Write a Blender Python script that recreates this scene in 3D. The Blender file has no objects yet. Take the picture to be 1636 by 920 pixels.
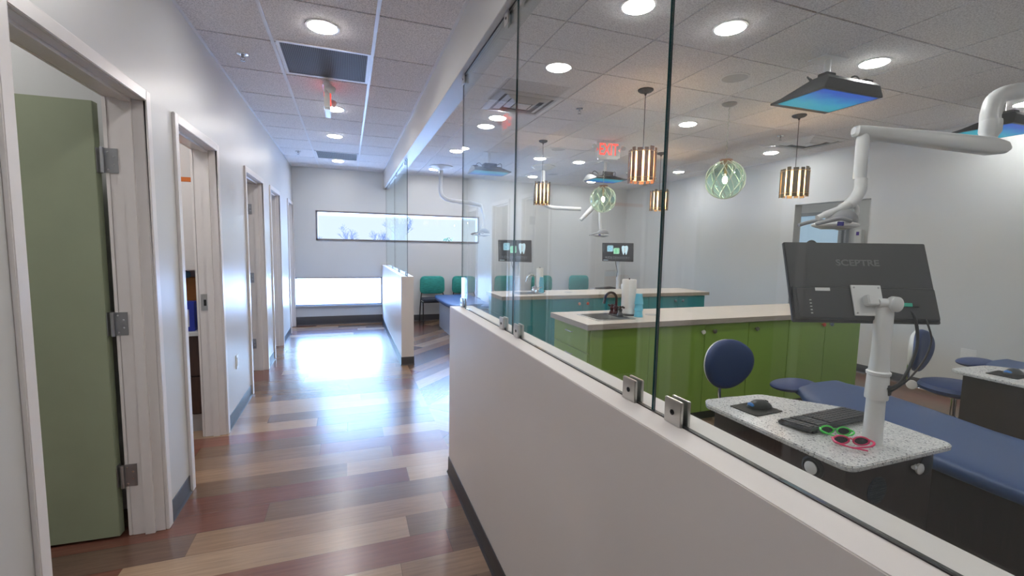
import bpy, bmesh, math, random
from mathutils import Vector, Matrix
PI = math.pi
sc = bpy.context.scene
C = sc.collection

# ------------------------------------------------------------------ camera, world, exposure
cam_d = bpy.data.cameras.new('camera'); cam = bpy.data.objects.new('camera', cam_d); C.objects.link(cam)
cam_d.sensor_fit = 'HORIZONTAL'; cam_d.sensor_width = 36; cam_d.lens = 715.24 / 1636 * 36
cam_d.clip_start = 0.02; cam_d.clip_end = 500
R_ = Vector((0.93904648, -0.34331708, 0.01803019)); U_ = Vector((0.01470905, 0.09251907, 0.99560226)); F_ = Vector((0.3434754, 0.93465159, -0.09192958))
m = Matrix.Identity(4)
for i in range(3):
    m[i][0] = R_[i]; m[i][1] = U_[i]; m[i][2] = -F_[i]
m.translation = (0, 0, 1.44)
cam.matrix_world = m
sc.camera = cam
vs = sc.view_settings
vs.view_transform = 'Standard'; vs.look = 'None'; vs.gamma = 1.0; vs.use_curve_mapping = False
vs.exposure = 0.3
LENS_POWER = 105.0        # radiance of a downlight lens
SKY_POWER = 27.0
sc.cycles.max_bounces = 14; sc.cycles.diffuse_bounces = 7; sc.cycles.glossy_bounces = 6; sc.cycles.transparent_max_bounces = 24

w = bpy.data.worlds.new('sky'); sc.world = w; w.use_nodes = True
nt = w.node_tree; nt.nodes.clear()
wo = nt.nodes.new('ShaderNodeOutputWorld'); bg = nt.nodes.new('ShaderNodeBackground')
tc = nt.nodes.new('ShaderNodeTexCoord'); sx = nt.nodes.new('ShaderNodeSeparateXYZ'); cr = nt.nodes.new('ShaderNodeValToRGB')
nt.links.new(tc.outputs['Generated'], sx.inputs[0]); nt.links.new(sx.outputs['Z'], cr.inputs[0])
# horizon kept dim for the window view, sky above raised to light the rooms
cr.color_ramp.elements[0].position = 0.055; cr.color_ramp.elements[0].color = (0.026, 0.030, 0.034, 1)
cr.color_ramp.elements[1].position = 0.6; cr.color_ramp.elements[1].color = (0.20, 0.42, 1.0, 1)
_e = cr.color_ramp.elements.new(0.16); _e.color = (0.42, 0.67, 1.0, 1)
nt.links.new(cr.outputs[0], bg.inputs[0]); bg.inputs[1].default_value = SKY_POWER
nt.links.new(bg.outputs[0], wo.inputs[0])

sun_d = bpy.data.lights.new('sun', 'SUN'); sun_d.energy = 22; sun_d.angle = 0.01; sun_d.color = (1, .95, .88)
sun = bpy.data.objects.new('sun', sun_d); C.objects.link(sun); sun.rotation_euler = Vector((-0.75, 0.12, -0.62)).to_track_quat('-Z', 'Y').to_euler()
def portal(name, x0, x1, z0, z1, y):
    l = bpy.data.lights.new(name, 'AREA'); l.shape = 'RECTANGLE'; l.size = x1 - x0; l.size_y = z1 - z0
    l.cycles.is_portal = True
    o = bpy.data.objects.new(name, l); C.objects.link(o); o.location = ((x0 + x1) / 2, y, (z0 + z1) / 2)
    o.rotation_euler = (-PI / 2, 0, 0)
portal('window_daylight', -0.51, 2.42, 1.49, 2.0, 8.60)
portal('low_window_daylight', -0.86, 0.59, 0.34, 0.84, 8.60)

# ------------------------------------------------------------------ materials
MATS = {}
def new_mat(name):
    mt = bpy.data.materials.new(name); mt.use_nodes = True
    return mt, mt.node_tree, mt.node_tree.nodes['Principled BSDF']
def P(name, col, rough=0.5, metal=0.0, noise=0.0, scale=20.0, bump=0.0, spec=0.5, coat=0.0, emit=None, es=0.0, stretch=(1, 1, 1), trans=0.0):
    if name in MATS: return MATS[name]
    mt, t, b = new_mat(name)
    b.inputs['Base Color'].default_value = (*col, 1); b.inputs['Roughness'].default_value = rough
    b.inputs['Metallic'].default_value = metal; b.inputs['Specular IOR Level'].default_value = spec
    b.inputs['Coat Weight'].default_value = coat; b.inputs['Coat Roughness'].default_value = 0.15
    b.inputs['Transmission Weight'].default_value = trans
    if emit: b.inputs['Emission Color'].default_value = (*emit, 1); b.inputs['Emission Strength'].default_value = es
    tc = t.nodes.new('ShaderNodeTexCoord'); mp = t.nodes.new('ShaderNodeMapping'); n = t.nodes.new('ShaderNodeTexNoise')
    mp.inputs['Scale'].default_value = stretch; n.inputs['Scale'].default_value = scale; n.inputs['Detail'].default_value = 5
    t.links.new(tc.outputs['Object'], mp.inputs[0]); t.links.new(mp.outputs[0], n.inputs['Vector'])
    nz = max(noise, 0.03)
    mx = t.nodes.new('ShaderNodeMix'); mx.data_type = 'RGBA'
    mx.inputs[6].default_value = (*[c * (1 - nz) for c in col], 1); mx.inputs[7].default_value = (*[min(1, c * (1 + nz)) for c in col], 1)
    t.links.new(n.outputs['Fac'], mx.inputs[0]); t.links.new(mx.outputs[2], b.inputs['Base Color'])
    if bump > 0:
        bp = t.nodes.new('ShaderNodeBump'); bp.inputs['Strength'].default_value = bump; bp.inputs['Distance'].default_value = 0.002
        t.links.new(n.outputs['Fac'], bp.inputs['Height']); t.links.new(bp.outputs[0], b.inputs['Normal'])
    MATS[name] = mt
    return mt
def EM(name, col, s):
    if name in MATS: return MATS[name]
    mt = bpy.data.materials.new(name); mt.use_nodes = True; t = mt.node_tree; t.nodes.clear()
    e = t.nodes.new('ShaderNodeEmission'); o = t.nodes.new('ShaderNodeOutputMaterial')
    e.inputs[0].default_value = (*col, 1); e.inputs[1].default_value = s
    t.links.new(e.outputs[0], o.inputs[0]); MATS[name] = mt
    return mt

paint = P('wall_paint', (0.57, 0.57, 0.565), 0.36, noise=0.03, scale=3, bump=0.03)
paint_room = P('room_wall_paint', (0.60, 0.615, 0.62), 0.42, noise=0.03, scale=2.5)
paint_half = P('half_wall_paint', (0.69, 0.65, 0.63), 0.42, noise=0.03, scale=4)
trim_white = P('door_frame_paint', (0.74, 0.71, 0.70), 0.3, noise=0.02)
rubber = P('cove_base_rubber', (0.045, 0.042, 0.045), 0.4)
grid_metal = P('ceiling_grid_metal', (0.78, 0.79, 0.82), 0.35)
white_metal = P('white_metal', (0.75, 0.75, 0.76), 0.35)
white_plastic = P('white_plastic', (0.72, 0.73, 0.73), 0.3)
grey_plastic = P('grey_plastic', (0.30, 0.31, 0.33), 0.4)
black_plastic = P('black_plastic', (0.018, 0.018, 0.02), 0.4)
matte_black = P('matte_black', (0.012, 0.012, 0.013), 0.6)
monitor_back = P('monitor_back_plastic', (0.035, 0.036, 0.040), 0.45, noise=0.05)
steel = P('brushed_steel', (0.55, 0.54, 0.52), 0.3, metal=1.0, noise=0.06, scale=60, stretch=(1, 1, 10))
dull_steel = P('satin_steel', (0.42, 0.43, 0.45), 0.42, metal=1.0)
chrome = P('chrome', (0.8, 0.8, 0.82), 0.12, metal=1.0)
bronze = P('oil_rubbed_bronze', (0.030, 0.030, 0.034), 0.30, metal=0.3)
sage = P('sage_green_door', (0.30, 0.345, 0.235), 0.5, noise=0.06, scale=8)
lime = P('lime_green_laminate', (0.21, 0.355, 0.06), 0.32, noise=0.05, scale=6)
teal = P('teal_laminate', (0.02, 0.25, 0.30), 0.32, noise=0.05, scale=6)
toe = P('toe_kick_black', (0.02, 0.02, 0.02), 0.5)
vinyl = P('blue_vinyl', (0.036, 0.075, 0.19), 0.42, noise=0.06, scale=90, bump=0.05)
vinyl_dark = P('navy_vinyl', (0.022, 0.048, 0.155), 0.5, noise=0.06, scale=90, bump=0.05)
espresso = P('espresso_wood', (0.038, 0.027, 0.024), 0.38, noise=0.5, scale=12, stretch=(8, 8, 0.6))
dark_wood = P('walnut_cabinet', (0.07, 0.035, 0.025), 0.4, noise=0.4, scale=14, stretch=(8, 8, 0.8))
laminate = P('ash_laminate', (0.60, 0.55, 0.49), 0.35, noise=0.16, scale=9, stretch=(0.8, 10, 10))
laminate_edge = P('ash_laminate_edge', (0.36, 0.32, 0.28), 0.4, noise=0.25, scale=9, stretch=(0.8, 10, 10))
paper = P('paper_towel', (0.82, 0.81, 0.79), 0.9, bump=0.2, scale=80)
cup_blue = P('blue_paper_cup', (0.12, 0.50, 0.68), 0.5)
teal_fabric = P('teal_fabric', (0.03, 0.27, 0.24), 0.85, noise=0.75, scale=26, stretch=(0.5, 1, 6), bump=0.3)
black_fabric = P('black_fabric', (0.02, 0.025, 0.04), 0.8)
bamboo = P('dark_bamboo', (0.16, 0.065, 0.032), 0.45, noise=0.5, scale=30, stretch=(3, 3, 0.5))
bamboo2 = P('grey_bamboo', (0.12, 0.09, 0.05), 0.45, noise=0.5, scale=30, stretch=(3, 3, 0.5))
rope = P('white_rope', (0.62, 0.66, 0.58), 0.8)
tan_wire = P('brass_wire', (0.45, 0.30, 0.16), 0.4, metal=0.6)
lens_mat = EM('downlight_lens', (1.0, 0.96, 0.93), LENS_POWER)
bulb_mat = EM('warm_bulb', (1.0, 0.62, 0.32), 34)
bulb_white = EM('filament_bulb', (1.0, 0.86, 0.62), 90)
red_emit = EM('red_exit_letters', (1.0, 0.07, 0.05), 1.6)

def node_mat(name): 
    mt, t, b = new_mat(name); MATS[name] = mt
    return mt, t, b
def math_n(t, op, a=None, b=None):
    n = t.nodes.new('ShaderNodeMath'); n.operation = op
    for i, v in enumerate((a, b)):
        if v is None: continue
        if isinstance(v, (int, float)): n.inputs[i].default_value = v
        else: t.links.new(v, n.inputs[i])
    return n.outputs[0]

# speckled acoustic tile
tile_mat, t, b = node_mat('acoustic_tile')
tc = t.nodes.new('ShaderNodeTexCoord'); n = t.nodes.new('ShaderNodeTexNoise'); n.inputs['Scale'].default_value = 130; n.inputs['Detail'].default_value = 3
r = t.nodes.new('ShaderNodeValToRGB'); r.color_ramp.elements[0].position = 0.36; r.color_ramp.elements[1].position = 0.6
r.color_ramp.elements[0].color = (0.64, 0.625, 0.63, 1); r.color_ramp.elements[1].color = (0.93, 0.91, 0.91, 1)
t.links.new(tc.outputs['Object'], n.inputs['Vector']); t.links.new(n.outputs['Fac'], r.inputs[0]); t.links.new(r.outputs[0], b.inputs['Base Color'])
b.inputs['Roughness'].default_value = 0.9; b.inputs['Specular IOR Level'].default_value = 0.15

# speckled quartz
quartz, t, b = node_mat('speckled_quartz')
tc = t.nodes.new('ShaderNodeTexCoord'); n = t.nodes.new('ShaderNodeTexVoronoi'); n.inputs['Scale'].default_value = 210
n2 = t.nodes.new('ShaderNodeTexNoise'); n2.inputs['Scale'].default_value = 190
r = t.nodes.new('ShaderNodeValToRGB'); r.color_ramp.interpolation = 'CONSTANT'
els = r.color_ramp.elements
els[0].position = 0; els[0].color = (0.55, 0.56, 0.56, 1); els[1].position = 0.55; els[1].color = (0.66, 0.67, 0.66, 1)
for p_, c_ in ((0.78, (0.40, 0.41, 0.42)), (0.90, (0.16, 0.16, 0.17)), (0.95, (0.58, 0.58, 0.57))):
    e = els.new(p_); e.color = (*c_, 1)
sxx = t.nodes.new('ShaderNodeSeparateColor'); t.links.new(n.outputs['Color'], sxx.inputs[0])
t.links.new(tc.outputs['Object'], n.inputs['Vector']); t.links.new(sxx.outputs[0], r.inputs[0]); t.links.new(r.outputs[0], b.inputs['Base Color'])
b.inputs['Roughness'].default_value = 0.22

# plank floor: planks across the corridor, herringbone turns in the open room
floor_mat, t, b = node_mat('vinyl_plank_floor')
tc = t.nodes.new('ShaderNodeTexCoord'); sp = t.nodes.new('ShaderNodeSeparateXYZ'); t.links.new(tc.outputs['Object'], sp.inputs[0])
X, Y = sp.outputs['X'], sp.outputs['Y']
s2 = 0.70710678
A1 = math_n(t, 'MULTIPLY', math_n(t, 'ADD', X, Y), s2); A2 = math_n(t, 'MULTIPLY', math_n(t, 'SUBTRACT', X, Y), s2)
inroom = math_n(t, 'GREATER_THAN', X, 0.655)
near = math_n(t, 'LESS_THAN', Y, 3.95)
def mixv(a, b_, f):
    n = t.nodes.new('ShaderNodeMix'); n.data_type = 'FLOAT'; t.links.new(f, n.inputs[0]); t.links.new(a, n.inputs[2]); t.links.new(b_, n.inputs[3]); return n.outputs[0]
ua = mixv(A1, A2, near); va = mixv(A2, A1, near)
u = mixv(X, ua, inroom); v = mixv(Y, va, inroom)
PW, PL = 0.178, 1.22
row = math_n(t, 'FLOOR', math_n(t, 'DIVIDE', v, PW))
wn = t.nodes.new('ShaderNodeTexWhiteNoise'); wn.noise_dimensions = '1D'; t.links.new(math_n(t, 'ADD', row, math_n(t, 'MULTIPLY', inroom, 57.0)), wn.inputs['W'])
off = math_n(t, 'MULTIPLY', wn.outputs['Value'], 7.0)
cu = math_n(t, 'ADD', math_n(t, 'DIVIDE', u, PL), off)
col = math_n(t, 'FLOOR', cu)
cmb = t.nodes.new('ShaderNodeCombineXYZ'); t.links.new(row, cmb.inputs[0]); t.links.new(col, cmb.inputs[1]); t.links.new(math_n(t, 'ADD', inroom, near), cmb.inputs[2])
wn2 = t.nodes.new('ShaderNodeTexWhiteNoise'); wn2.noise_dimensions = '3D'; t.links.new(cmb.outputs[0], wn2.inputs['Vector'])
r = t.nodes.new('ShaderNodeValToRGB'); r.color_ramp.interpolation = 'CONSTANT'; els = r.color_ramp.elements
cols = [(0.0, (0.155, 0.093, 0.060)), (0.15, (0.255, 0.160, 0.100)), (0.30, (0.150, 0.060, 0.042)), (0.44, (0.125, 0.076, 0.056)), (0.58, (0.335, 0.225, 0.145)), (0.68, (0.190, 0.080, 0.055)), (0.82, (0.200, 0.128, 0.085)), (0.93, (0.38, 0.27, 0.18))]
els[0].position = 0; els[0].color = (*cols[0][1], 1); els[1].position = cols[1][0]; els[1].color = (*cols[1][1], 1)
for p_, c_ in cols[2:]:
    e = els.new(p_); e.color = (*c_, 1)
t.links.new(wn2.outputs['Value'], r.inputs[0])
gv = t.nodes.new('ShaderNodeCombineXYZ'); t.links.new(math_n(t, 'MULTIPLY', u, 2.2), gv.inputs[0]); t.links.new(math_n(t, 'MULTIPLY', v, 34.0), gv.inputs[1]); t.links.new(math_n(t, 'MULTIPLY', wn2.outputs['Value'], 30.0), gv.inputs[2])
gn = t.nodes.new('ShaderNodeTexNoise'); gn.inputs['Scale'].default_value = 2.0; gn.inputs['Detail'].default_value = 8; gn.inputs['Roughness'].default_value = 0.65; t.links.new(gv.outputs[0], gn.inputs['Vector'])
gm = t.nodes.new('ShaderNodeMapRange'); gm.inputs[1].default_value = 0.25; gm.inputs[2].default_value = 0.75; gm.inputs[3].default_value = 0.76; gm.inputs[4].default_value = 1.22
t.links.new(gn.outputs['Fac'], gm.inputs[0])
fr = math_n(t, 'FRACT', math_n(t, 'DIVIDE', v, PW)); fc = math_n(t, 'FRACT', cu)
seam = math_n(t, 'MULTIPLY', math_n(t, 'GREATER_THAN', fr, 0.012), math_n(t, 'GREATER_THAN', fc, 0.0018))
k = math_n(t, 'MULTIPLY', gm.outputs[0], math_n(t, 'ADD', math_n(t, 'MULTIPLY', seam, 0.45), 0.55))
mv = t.nodes.new('ShaderNodeVectorMath'); mv.operation = 'SCALE'; t.links.new(r.outputs[0], mv.inputs[0]); t.links.new(k, mv.inputs['Scale'])
t.links.new(mv.outputs[0], b.inputs['Base Color'])
b.inputs['Roughness'].default_value = 0.30; b.inputs['Specular IOR Level'].default_value = 0.8
rm = t.nodes.new('ShaderNodeMapRange'); rm.inputs[3].default_value = 0.22; rm.inputs[4].default_value = 0.29
t.links.new(gn.outputs['Fac'], rm.inputs[0]); t.links.new(rm.outputs[0], b.inputs['Roughness'])
bp = t.nodes.new('ShaderNodeBump'); bp.inputs['Strength'].default_value = 0.04; bp.inputs['Distance'].default_value = 0.001
t.links.new(gn.outputs['Fac'], bp.inputs['Height']); t.links.new(bp.outputs[0], b.inputs['Normal'])

# thin architectural glass: clear pass-through with a Fresnel sheen
def thin_glass(name, tint, ior=1.5, rough=0.0):
    mt = bpy.data.materials.new(name); mt.use_nodes = True; t = mt.node_tree; t.nodes.clear()
    o = t.nodes.new('ShaderNodeOutputMaterial'); mx = t.nodes.new('ShaderNodeMixShader'); tr = t.nodes.new('ShaderNodeBsdfTransparent'); g = t.nodes.new('ShaderNodeBsdfGlossy'); f = t.nodes.new('ShaderNodeFresnel')
    tr.inputs[0].default_value = (*tint, 1); g.inputs['Roughness'].default_value = rough; g.inputs[0].default_value = (0.95, 1, 1, 1); f.inputs[0].default_value = ior
    ge = t.nodes.new('ShaderNodeNewGeometry'); io = t.nodes.new('ShaderNodeMix'); io.data_type = 'FLOAT'; io.inputs[2].default_value = ior; io.inputs[3].default_value = 1 / ior
    t.links.new(ge.outputs['Backfacing'], io.inputs[0]); t.links.new(io.outputs[0], f.inputs[0])   # same Fresnel on both faces of the sheet
    t.links.new(f.outputs[0], mx.inputs[0]); t.links.new(tr.outputs[0], mx.inputs[1]); t.links.new(g.outputs[0], mx.inputs[2]); t.links.new(mx.outputs[0], o.inputs[0])
    MATS[name] = mt; return mt
glass = thin_glass('partition_glass', (0.955, 0.975, 0.97), 1.5)
win_glass = thin_glass('window_glass', (0.97, 0.99, 1.0), 1.3)
globe_glass = thin_glass('green_globe_glass', (0.76, 0.90, 0.82), 1.5, 0.03)
glass_edge = P('green_glass_edge', (0.005, 0.05, 0.055), 0.08, spec=0.8)

# screens show a blue underwater picture
screen_sea, t, b = node_mat('sea_picture_screen')
tc = t.nodes.new('ShaderNodeTexCoord'); sp = t.nodes.new('ShaderNodeSeparateXYZ'); t.links.new(tc.outputs['Generated'], sp.inputs[0])
n = t.nodes.new('ShaderNodeTexNoise'); n.inputs['Scale'].default_value = 4; n.inputs['Detail'].default_value = 4; t.links.new(tc.outputs['Generated'], n.inputs['Vector'])
g = math_n(t, 'ADD', math_n(t, 'SUBTRACT', sp.outputs['Y'], 0.12), math_n(t, 'MULTIPLY', math_n(t, 'SUBTRACT', n.outputs['Fac'], 0.5), 0.5))
r = t.nodes.new('ShaderNodeValToRGB'); els = r.color_ramp.elements
els[0].position = 0.0; els[0].color = (0.006, 0.07, 0.42, 1); els[1].position = 1.0; els[1].color = (0.015, 0.27, 0.34, 1)
e = els.new(0.35); e.color = (0.008, 0.22, 0.46, 1); e = els.new(0.6); e.color = (0.012, 0.30, 0.42, 1)
t.links.new(g, r.inputs[0]); b.inputs['Base Color'].default_value = (0.01, 0.01, 0.01, 1); b.inputs['Roughness'].default_value = 0.5; b.inputs['Specular IOR Level'].default_value = 0.25
t.links.new(r.outputs[0], b.inputs['Emission Color']); b.inputs['Emission Strength'].default_value = 0.85
screen_dark = P('dark_desktop_screen', (0.008, 0.008, 0.008), 0.5, spec=.15, emit=(0.022, 0.023, 0.028), es=1.0)

# ------------------------------------------------------------------ mesh helpers
class MB:
    def __init__(s): s.bm = bmesh.new()
    def _xf(s, vs, M):
        if M is not None: bmesh.ops.transform(s.bm, matrix=M, verts=vs)
    def box(s, x0, x1, y0, y1, z0, z1, M=None, mi=0):
        vs = [s.bm.verts.new(p) for p in ((x0, y0, z0), (x1, y0, z0), (x1, y1, z0), (x0, y1, z0), (x0, y0, z1), (x1, y0, z1), (x1, y1, z1), (x0, y1, z1))]
        for f in ((0, 3, 2, 1), (4, 5, 6, 7), (0, 1, 5, 4), (1, 2, 6, 5), (2, 3, 7, 6), (3, 0, 4, 7)):
            s.bm.faces.new([vs[i] for i in f]).material_index = mi
        s._xf(vs, M); return s
    def cbox(s, c, d, M=None): return s.box(c[0] - d[0] / 2, c[0] + d[0] / 2, c[1] - d[1] / 2, c[1] + d[1] / 2, c[2] - d[2] / 2, c[2] + d[2] / 2, M)
    def tube(s, pts, r, n=12, caps=True, flat=1.0):
        pts = [Vector(p) for p in pts]; rs = r if isinstance(r, (list, tuple)) else [r] * len(pts)
        tan = []
        for i in range(len(pts)):
            a = pts[max(i - 1, 0)]; b_ = pts[min(i + 1, len(pts) - 1)]; tan.append((b_ - a).normalized())
        up = Vector((0, 0, 1)) if abs(tan[0].z) < 0.9 else Vector((0, 1, 0))
        nrm = (up - tan[0] * up.dot(tan[0])).normalized(); rings = []
        for p, tt, rr in zip(pts, tan, rs):
            nrm = (nrm - tt * nrm.dot(tt)).normalized(); bn = tt.cross(nrm)
            rings.append([s.bm.verts.new(p + (nrm * math.cos(2 * PI * k / n) + bn * math.sin(2 * PI * k / n) * flat) * rr) for k in range(n)])
        for a, b_ in zip(rings, rings[1:]):
            for k in range(n): s.bm.faces.new((a[k], a[(k + 1) % n], b_[(k + 1) % n], b_[k]))
        if caps: s.bm.faces.new(rings[0][::-1]); s.bm.faces.new(rings[-1])
        return s
    def ring(s, R, r, M=None, n=32, m_=8):
        vs = []; rings = []
        for i in range(n):
            a = 2 * PI * i / n
            rings.append([s.bm.verts.new(((R + r * math.cos(2 * PI * k / m_)) * math.cos(a), (R + r * math.cos(2 * PI * k / m_)) * math.sin(a), r * math.sin(2 * PI * k / m_))) for k in range(m_)])
        for i in range(n):
            a, b_ = rings[i], rings[(i + 1) % n]
            for k in range(m_): s.bm.faces.new((a[k], b_[k], b_[(k + 1) % m_], a[(k + 1) % m_]))
        s._xf([v for q in rings for v in q], M); return s
    def lathe(s, prof, n=32, M=None, sx=1, sy=1, cap=True):
        rings = []
        for r, z in prof:
            rings.append([s.bm.verts.new((r * math.cos(2 * PI * k / n) * sx, r * math.sin(2 * PI * k / n) * sy, z)) for k in range(n)])
        for a, b_ in zip(rings, rings[1:]):
            for k in range(n): s.bm.faces.new((a[k], a[(k + 1) % n], b_[(k + 1) % n], b_[k]))
        if cap and prof[0][0] > 1e-4: s.bm.faces.new(rings[0][::-1])
        if cap and prof[-1][0] > 1e-4: s.bm.faces.new(rings[-1])
        s._xf([v for q in rings for v in q], M)
        return s
    def prism(s, poly, z0, z1, M=None):
        a = [s.bm.verts.new((x, y, z0)) for x, y in poly]; b_ = [s.bm.verts.new((x, y, z1)) for x, y in poly]; n = len(poly)
        s.bm.faces.new(a[::-1]); s.bm.faces.new(b_)
        for k in range(n): s.bm.faces.new((a[k], a[(k + 1) % n], b_[(k + 1) % n], b_[k]))
        s._xf(a + b_, M); return s
    def loft(s, sections, closed_caps=True):
        rings = [[s.bm.verts.new(p) for p in sec] for sec in sections]; n = len(rings[0])
        for a, b_ in zip(rings, rings[1:]):
            for k in range(n): s.bm.faces.new((a[k], a[(k + 1) % n], b_[(k + 1) % n], b_[k]))
        if closed_caps: s.bm.faces.new(rings[0][::-1]); s.bm.faces.new(rings[-1])
        return s
    def ball(s, c, r, sc_=(1, 1, 1), M=None, n=16):
        prof = [(max(1e-5, math.sin(PI * i / n)), -math.cos(PI * i / n)) for i in range(n + 1)]
        rings = []
        for rr, z in prof:
            rings.append([s.bm.verts.new((c[0] + r * sc_[0] * rr * math.cos(2 * PI * k / (2 * n)), c[1] + r * sc_[1] * rr * math.sin(2 * PI * k / (2 * n)), c[2] + r * sc_[2] * z)) for k in range(2 * n)])
        for a, b_ in zip(rings, rings[1:]):
            for k in range(2 * n): s.bm.faces.new((a[k], a[(k + 1) % (2 * n)], b_[(k + 1) % (2 * n)], b_[k]))
        s._xf([v for q in rings for v in q], M); return s
    def build(s, name, mat, parent=None, bevel=0, seg=2, angle=35, smooth=True):
        bmesh.ops.remove_doubles(s.bm, verts=s.bm.verts, dist=1e-6)
        bmesh.ops.recalc_face_normals(s.bm, faces=s.bm.faces)
        if bevel > 0:
            es = [e for e in s.bm.edges if len(e.link_faces) == 2 and e.calc_face_angle(0) > math.radians(40)]
            bmesh.ops.bevel(s.bm, geom=es, offset=bevel, segments=seg, affect='EDGES', clamp_overlap=True)
        # world coordinates -> parent's local coordinates (parents here are unrotated while building)
        off = Vector((0, 0, 0)); p = parent
        while p is not None: off += p.location; p = p.parent
        if off.length > 0: bmesh.ops.translate(s.bm, vec=-off, verts=s.bm.verts)
        me = bpy.data.meshes.new(name); s.bm.to_mesh(me); s.bm.free()
        if smooth:
            for f in me.polygons: f.use_smooth = True
            me.set_sharp_from_angle(angle=math.radians(angle))
        for mm in (mat if isinstance(mat, (list, tuple)) else [mat]): me.materials.append(mm)
        o = bpy.data.objects.new(name, me); C.objects.link(o)
        if bevel > 0:
            wn_ = o.modifiers.new('weighted', 'WEIGHTED_NORMAL'); wn_.keep_sharp = True
        if parent is not None: o.parent = parent
        return o
def thing(name, label, cat, loc=(0, 0, 0), rz=0, group=None):
    o = bpy.data.objects.new(name, None); C.objects.link(o); o.empty_display_size = 0.1
    o.location = loc; o.rotation_euler = (0, 0, rz); o['label'] = label; o['category'] = cat
    if group: o['group'] = group
    return o
def tag(o, label, cat, group=None):
    o['label'] = label; o['category'] = cat
    if group: o['group'] = group
    return o
def struct(o): o['kind'] = 'structure'; return o
def struct_empty(name, loc):
    o = bpy.data.objects.new(name, None); C.objects.link(o); o.location = loc; o['kind'] = 'structure'; return o
def dup(root, loc=None, rz=None, label=None):
    def cp(o, par):
        c = o.copy(); C.objects.link(c)
        if par is not None: c.parent = par
        for ch in o.children: cp(ch, c)
        return c
    r = cp(root, None)
    if loc is not None: r.location = loc
    if rz is not None: r.rotation_euler = (0, 0, rz)
    if label: r['label'] = label
    return r
def text_part(name, s, size, mat, M, parent, depth=0.001, xs=1.0, bold=0.0):
    cu = bpy.data.curves.new(name, 'FONT'); cu.body = s; cu.size = size; cu.align_x = 'CENTER'; cu.align_y = 'CENTER'; cu.extrude = depth; cu.offset = bold
    to = bpy.data.objects.new('tmp_text', cu); C.objects.link(to)
    dg = bpy.context.evaluated_depsgraph_get(); dg.update()
    me = bpy.data.meshes.new_from_object(to.evaluated_get(dg)); me.name = name
    bpy.data.objects.remove(to); bpy.data.curves.remove(cu)
    off = Vector((0, 0, 0)); p = parent
    while p is not None: off += p.location; p = p.parent
    me.transform(Matrix.Translation(-off) @ M @ Matrix.Diagonal((xs, 1, 1, 1)))
    me.materials.clear(); me.materials.append(mat)
    o = bpy.data.objects.new(name, me); C.objects.link(o); o.parent = parent
    return o
def frame(origin, x, y):
    x = Vector(x).normalized(); y = Vector(y); z = x.cross(y).normalized(); y = z.cross(x)
    M = Matrix.Identity(4)
    for i in range(3): M[i][0] = x[i]; M[i][1] = y[i]; M[i][2] = z[i]
    M.translation = origin; return M
def T(x, y, z): return Matrix.Translation((x, y, z))
def RX(a): return Matrix.Rotation(a, 4, 'X')
def RY(a): return Matrix.Rotation(a, 4, 'Y')
def RZ(a): return Matrix.Rotation(a, 4, 'Z')
def round_poly(pts, rad, n=6):
    out = []; N = len(pts)
    for i in range(N):
        p = Vector(pts[i]); a = Vector(pts[i - 1]); b_ = Vector(pts[(i + 1) % N]); r = rad[i] if isinstance(rad, (list, tuple)) else rad
        da = (a - p).normalized(); db = (b_ - p).normalized(); ang = da.angle(db); d = r / math.tan(ang / 2)
        d = min(d, (a - p).length * 0.48, (b_ - p).length * 0.48)
        s_, e_ = p + da * d, p + db * d
        for k in range(n + 1):
            q = k / n; out.append(tuple((1 - q) ** 2 * s_ + 2 * q * (1 - q) * p + q * q * e_))
    return out
def spline(pts, n=6):
    pts = [Vector(p) for p in pts]; P_ = [pts[0] * 2 - pts[1]] + pts + [pts[-1] * 2 - pts[-2]]; out = []
    for i in range(1, len(P_) - 2):
        a, b_, c, d = P_[i - 1:i + 3]
        for k in range(n):
            q = k / n
            out.append(0.5 * ((2 * b_) + (c - a) * q + (2 * a - 5 * b_ + 4 * c - d) * q * q + (3 * b_ - a - 3 * c + d) * q ** 3))
    out.append(pts[-1]); return out

# ------------------------------------------------------------------ structure
H = 2.7324; D = 8.53; XL = -0.873; XLB = -1.008; XR = 5.80; YB = -2.6
HW = 1.066; HX0, HX1 = 0.588, 0.732; YN = 2.71; YF = 5.384
WX0 = -3.4
struct(MB().box(WX0 - .1, 8.4, YB - .1, D + 0.2, -0.12, 0).build('floor', floor_mat, smooth=False))

# ceiling: tiles hung in a metal grid
def segs(a, b_, start, step):
    k = math.ceil((a - start) / step + 1e-6); out = [a]; v = start + k * step
    while v < b_ - 1e-3: out.append(v); v += step
    return out + [b_]
ct = MB()
for (xs, ys, gx, gy) in (([XL, -0.437, 0.180, 0.623], segs(YB, D, 3.379, 0.5988), .022, .014),
                         (segs(0.755, 8.4, 1.8076, 0.61), segs(YB, D, 1.8384, 0.5968), .012, .011),
                         (segs(WX0, XLB, -3.4, 0.61), segs(YB, D, 0.4, 0.6), .012, .009)):
    for xa, xb in zip(xs, xs[1:]):
        for ya, yb in zip(ys, ys[1:]):
            ct.box(xa + gx / 2, xb - gx / 2, ya + gy / 2, yb - gy / 2, H, H + 0.02)
struct(ct.build('ceiling', tile_mat, smooth=False))
struct(MB().box(WX0, 8.4, YB, D, H + 0.0225, H + 0.08).build('ceiling_gap_backing', P('gap_shade_grey', (0.16, 0.155, 0.16), .7), smooth=False))  # dark grey backing paints the shade into the gaps between tiles
g_ = MB()
for x in (-0.437, 0.180): g_.box(x - .0105, x + .0105, YB, D, H - .001, H + 0.022)
for x in segs(0.755, 8.4, 1.8076, 0.61)[1:-1]: g_.box(x - .0025, x + .0025, YB, D, H + .004, H + 0.022)
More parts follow.
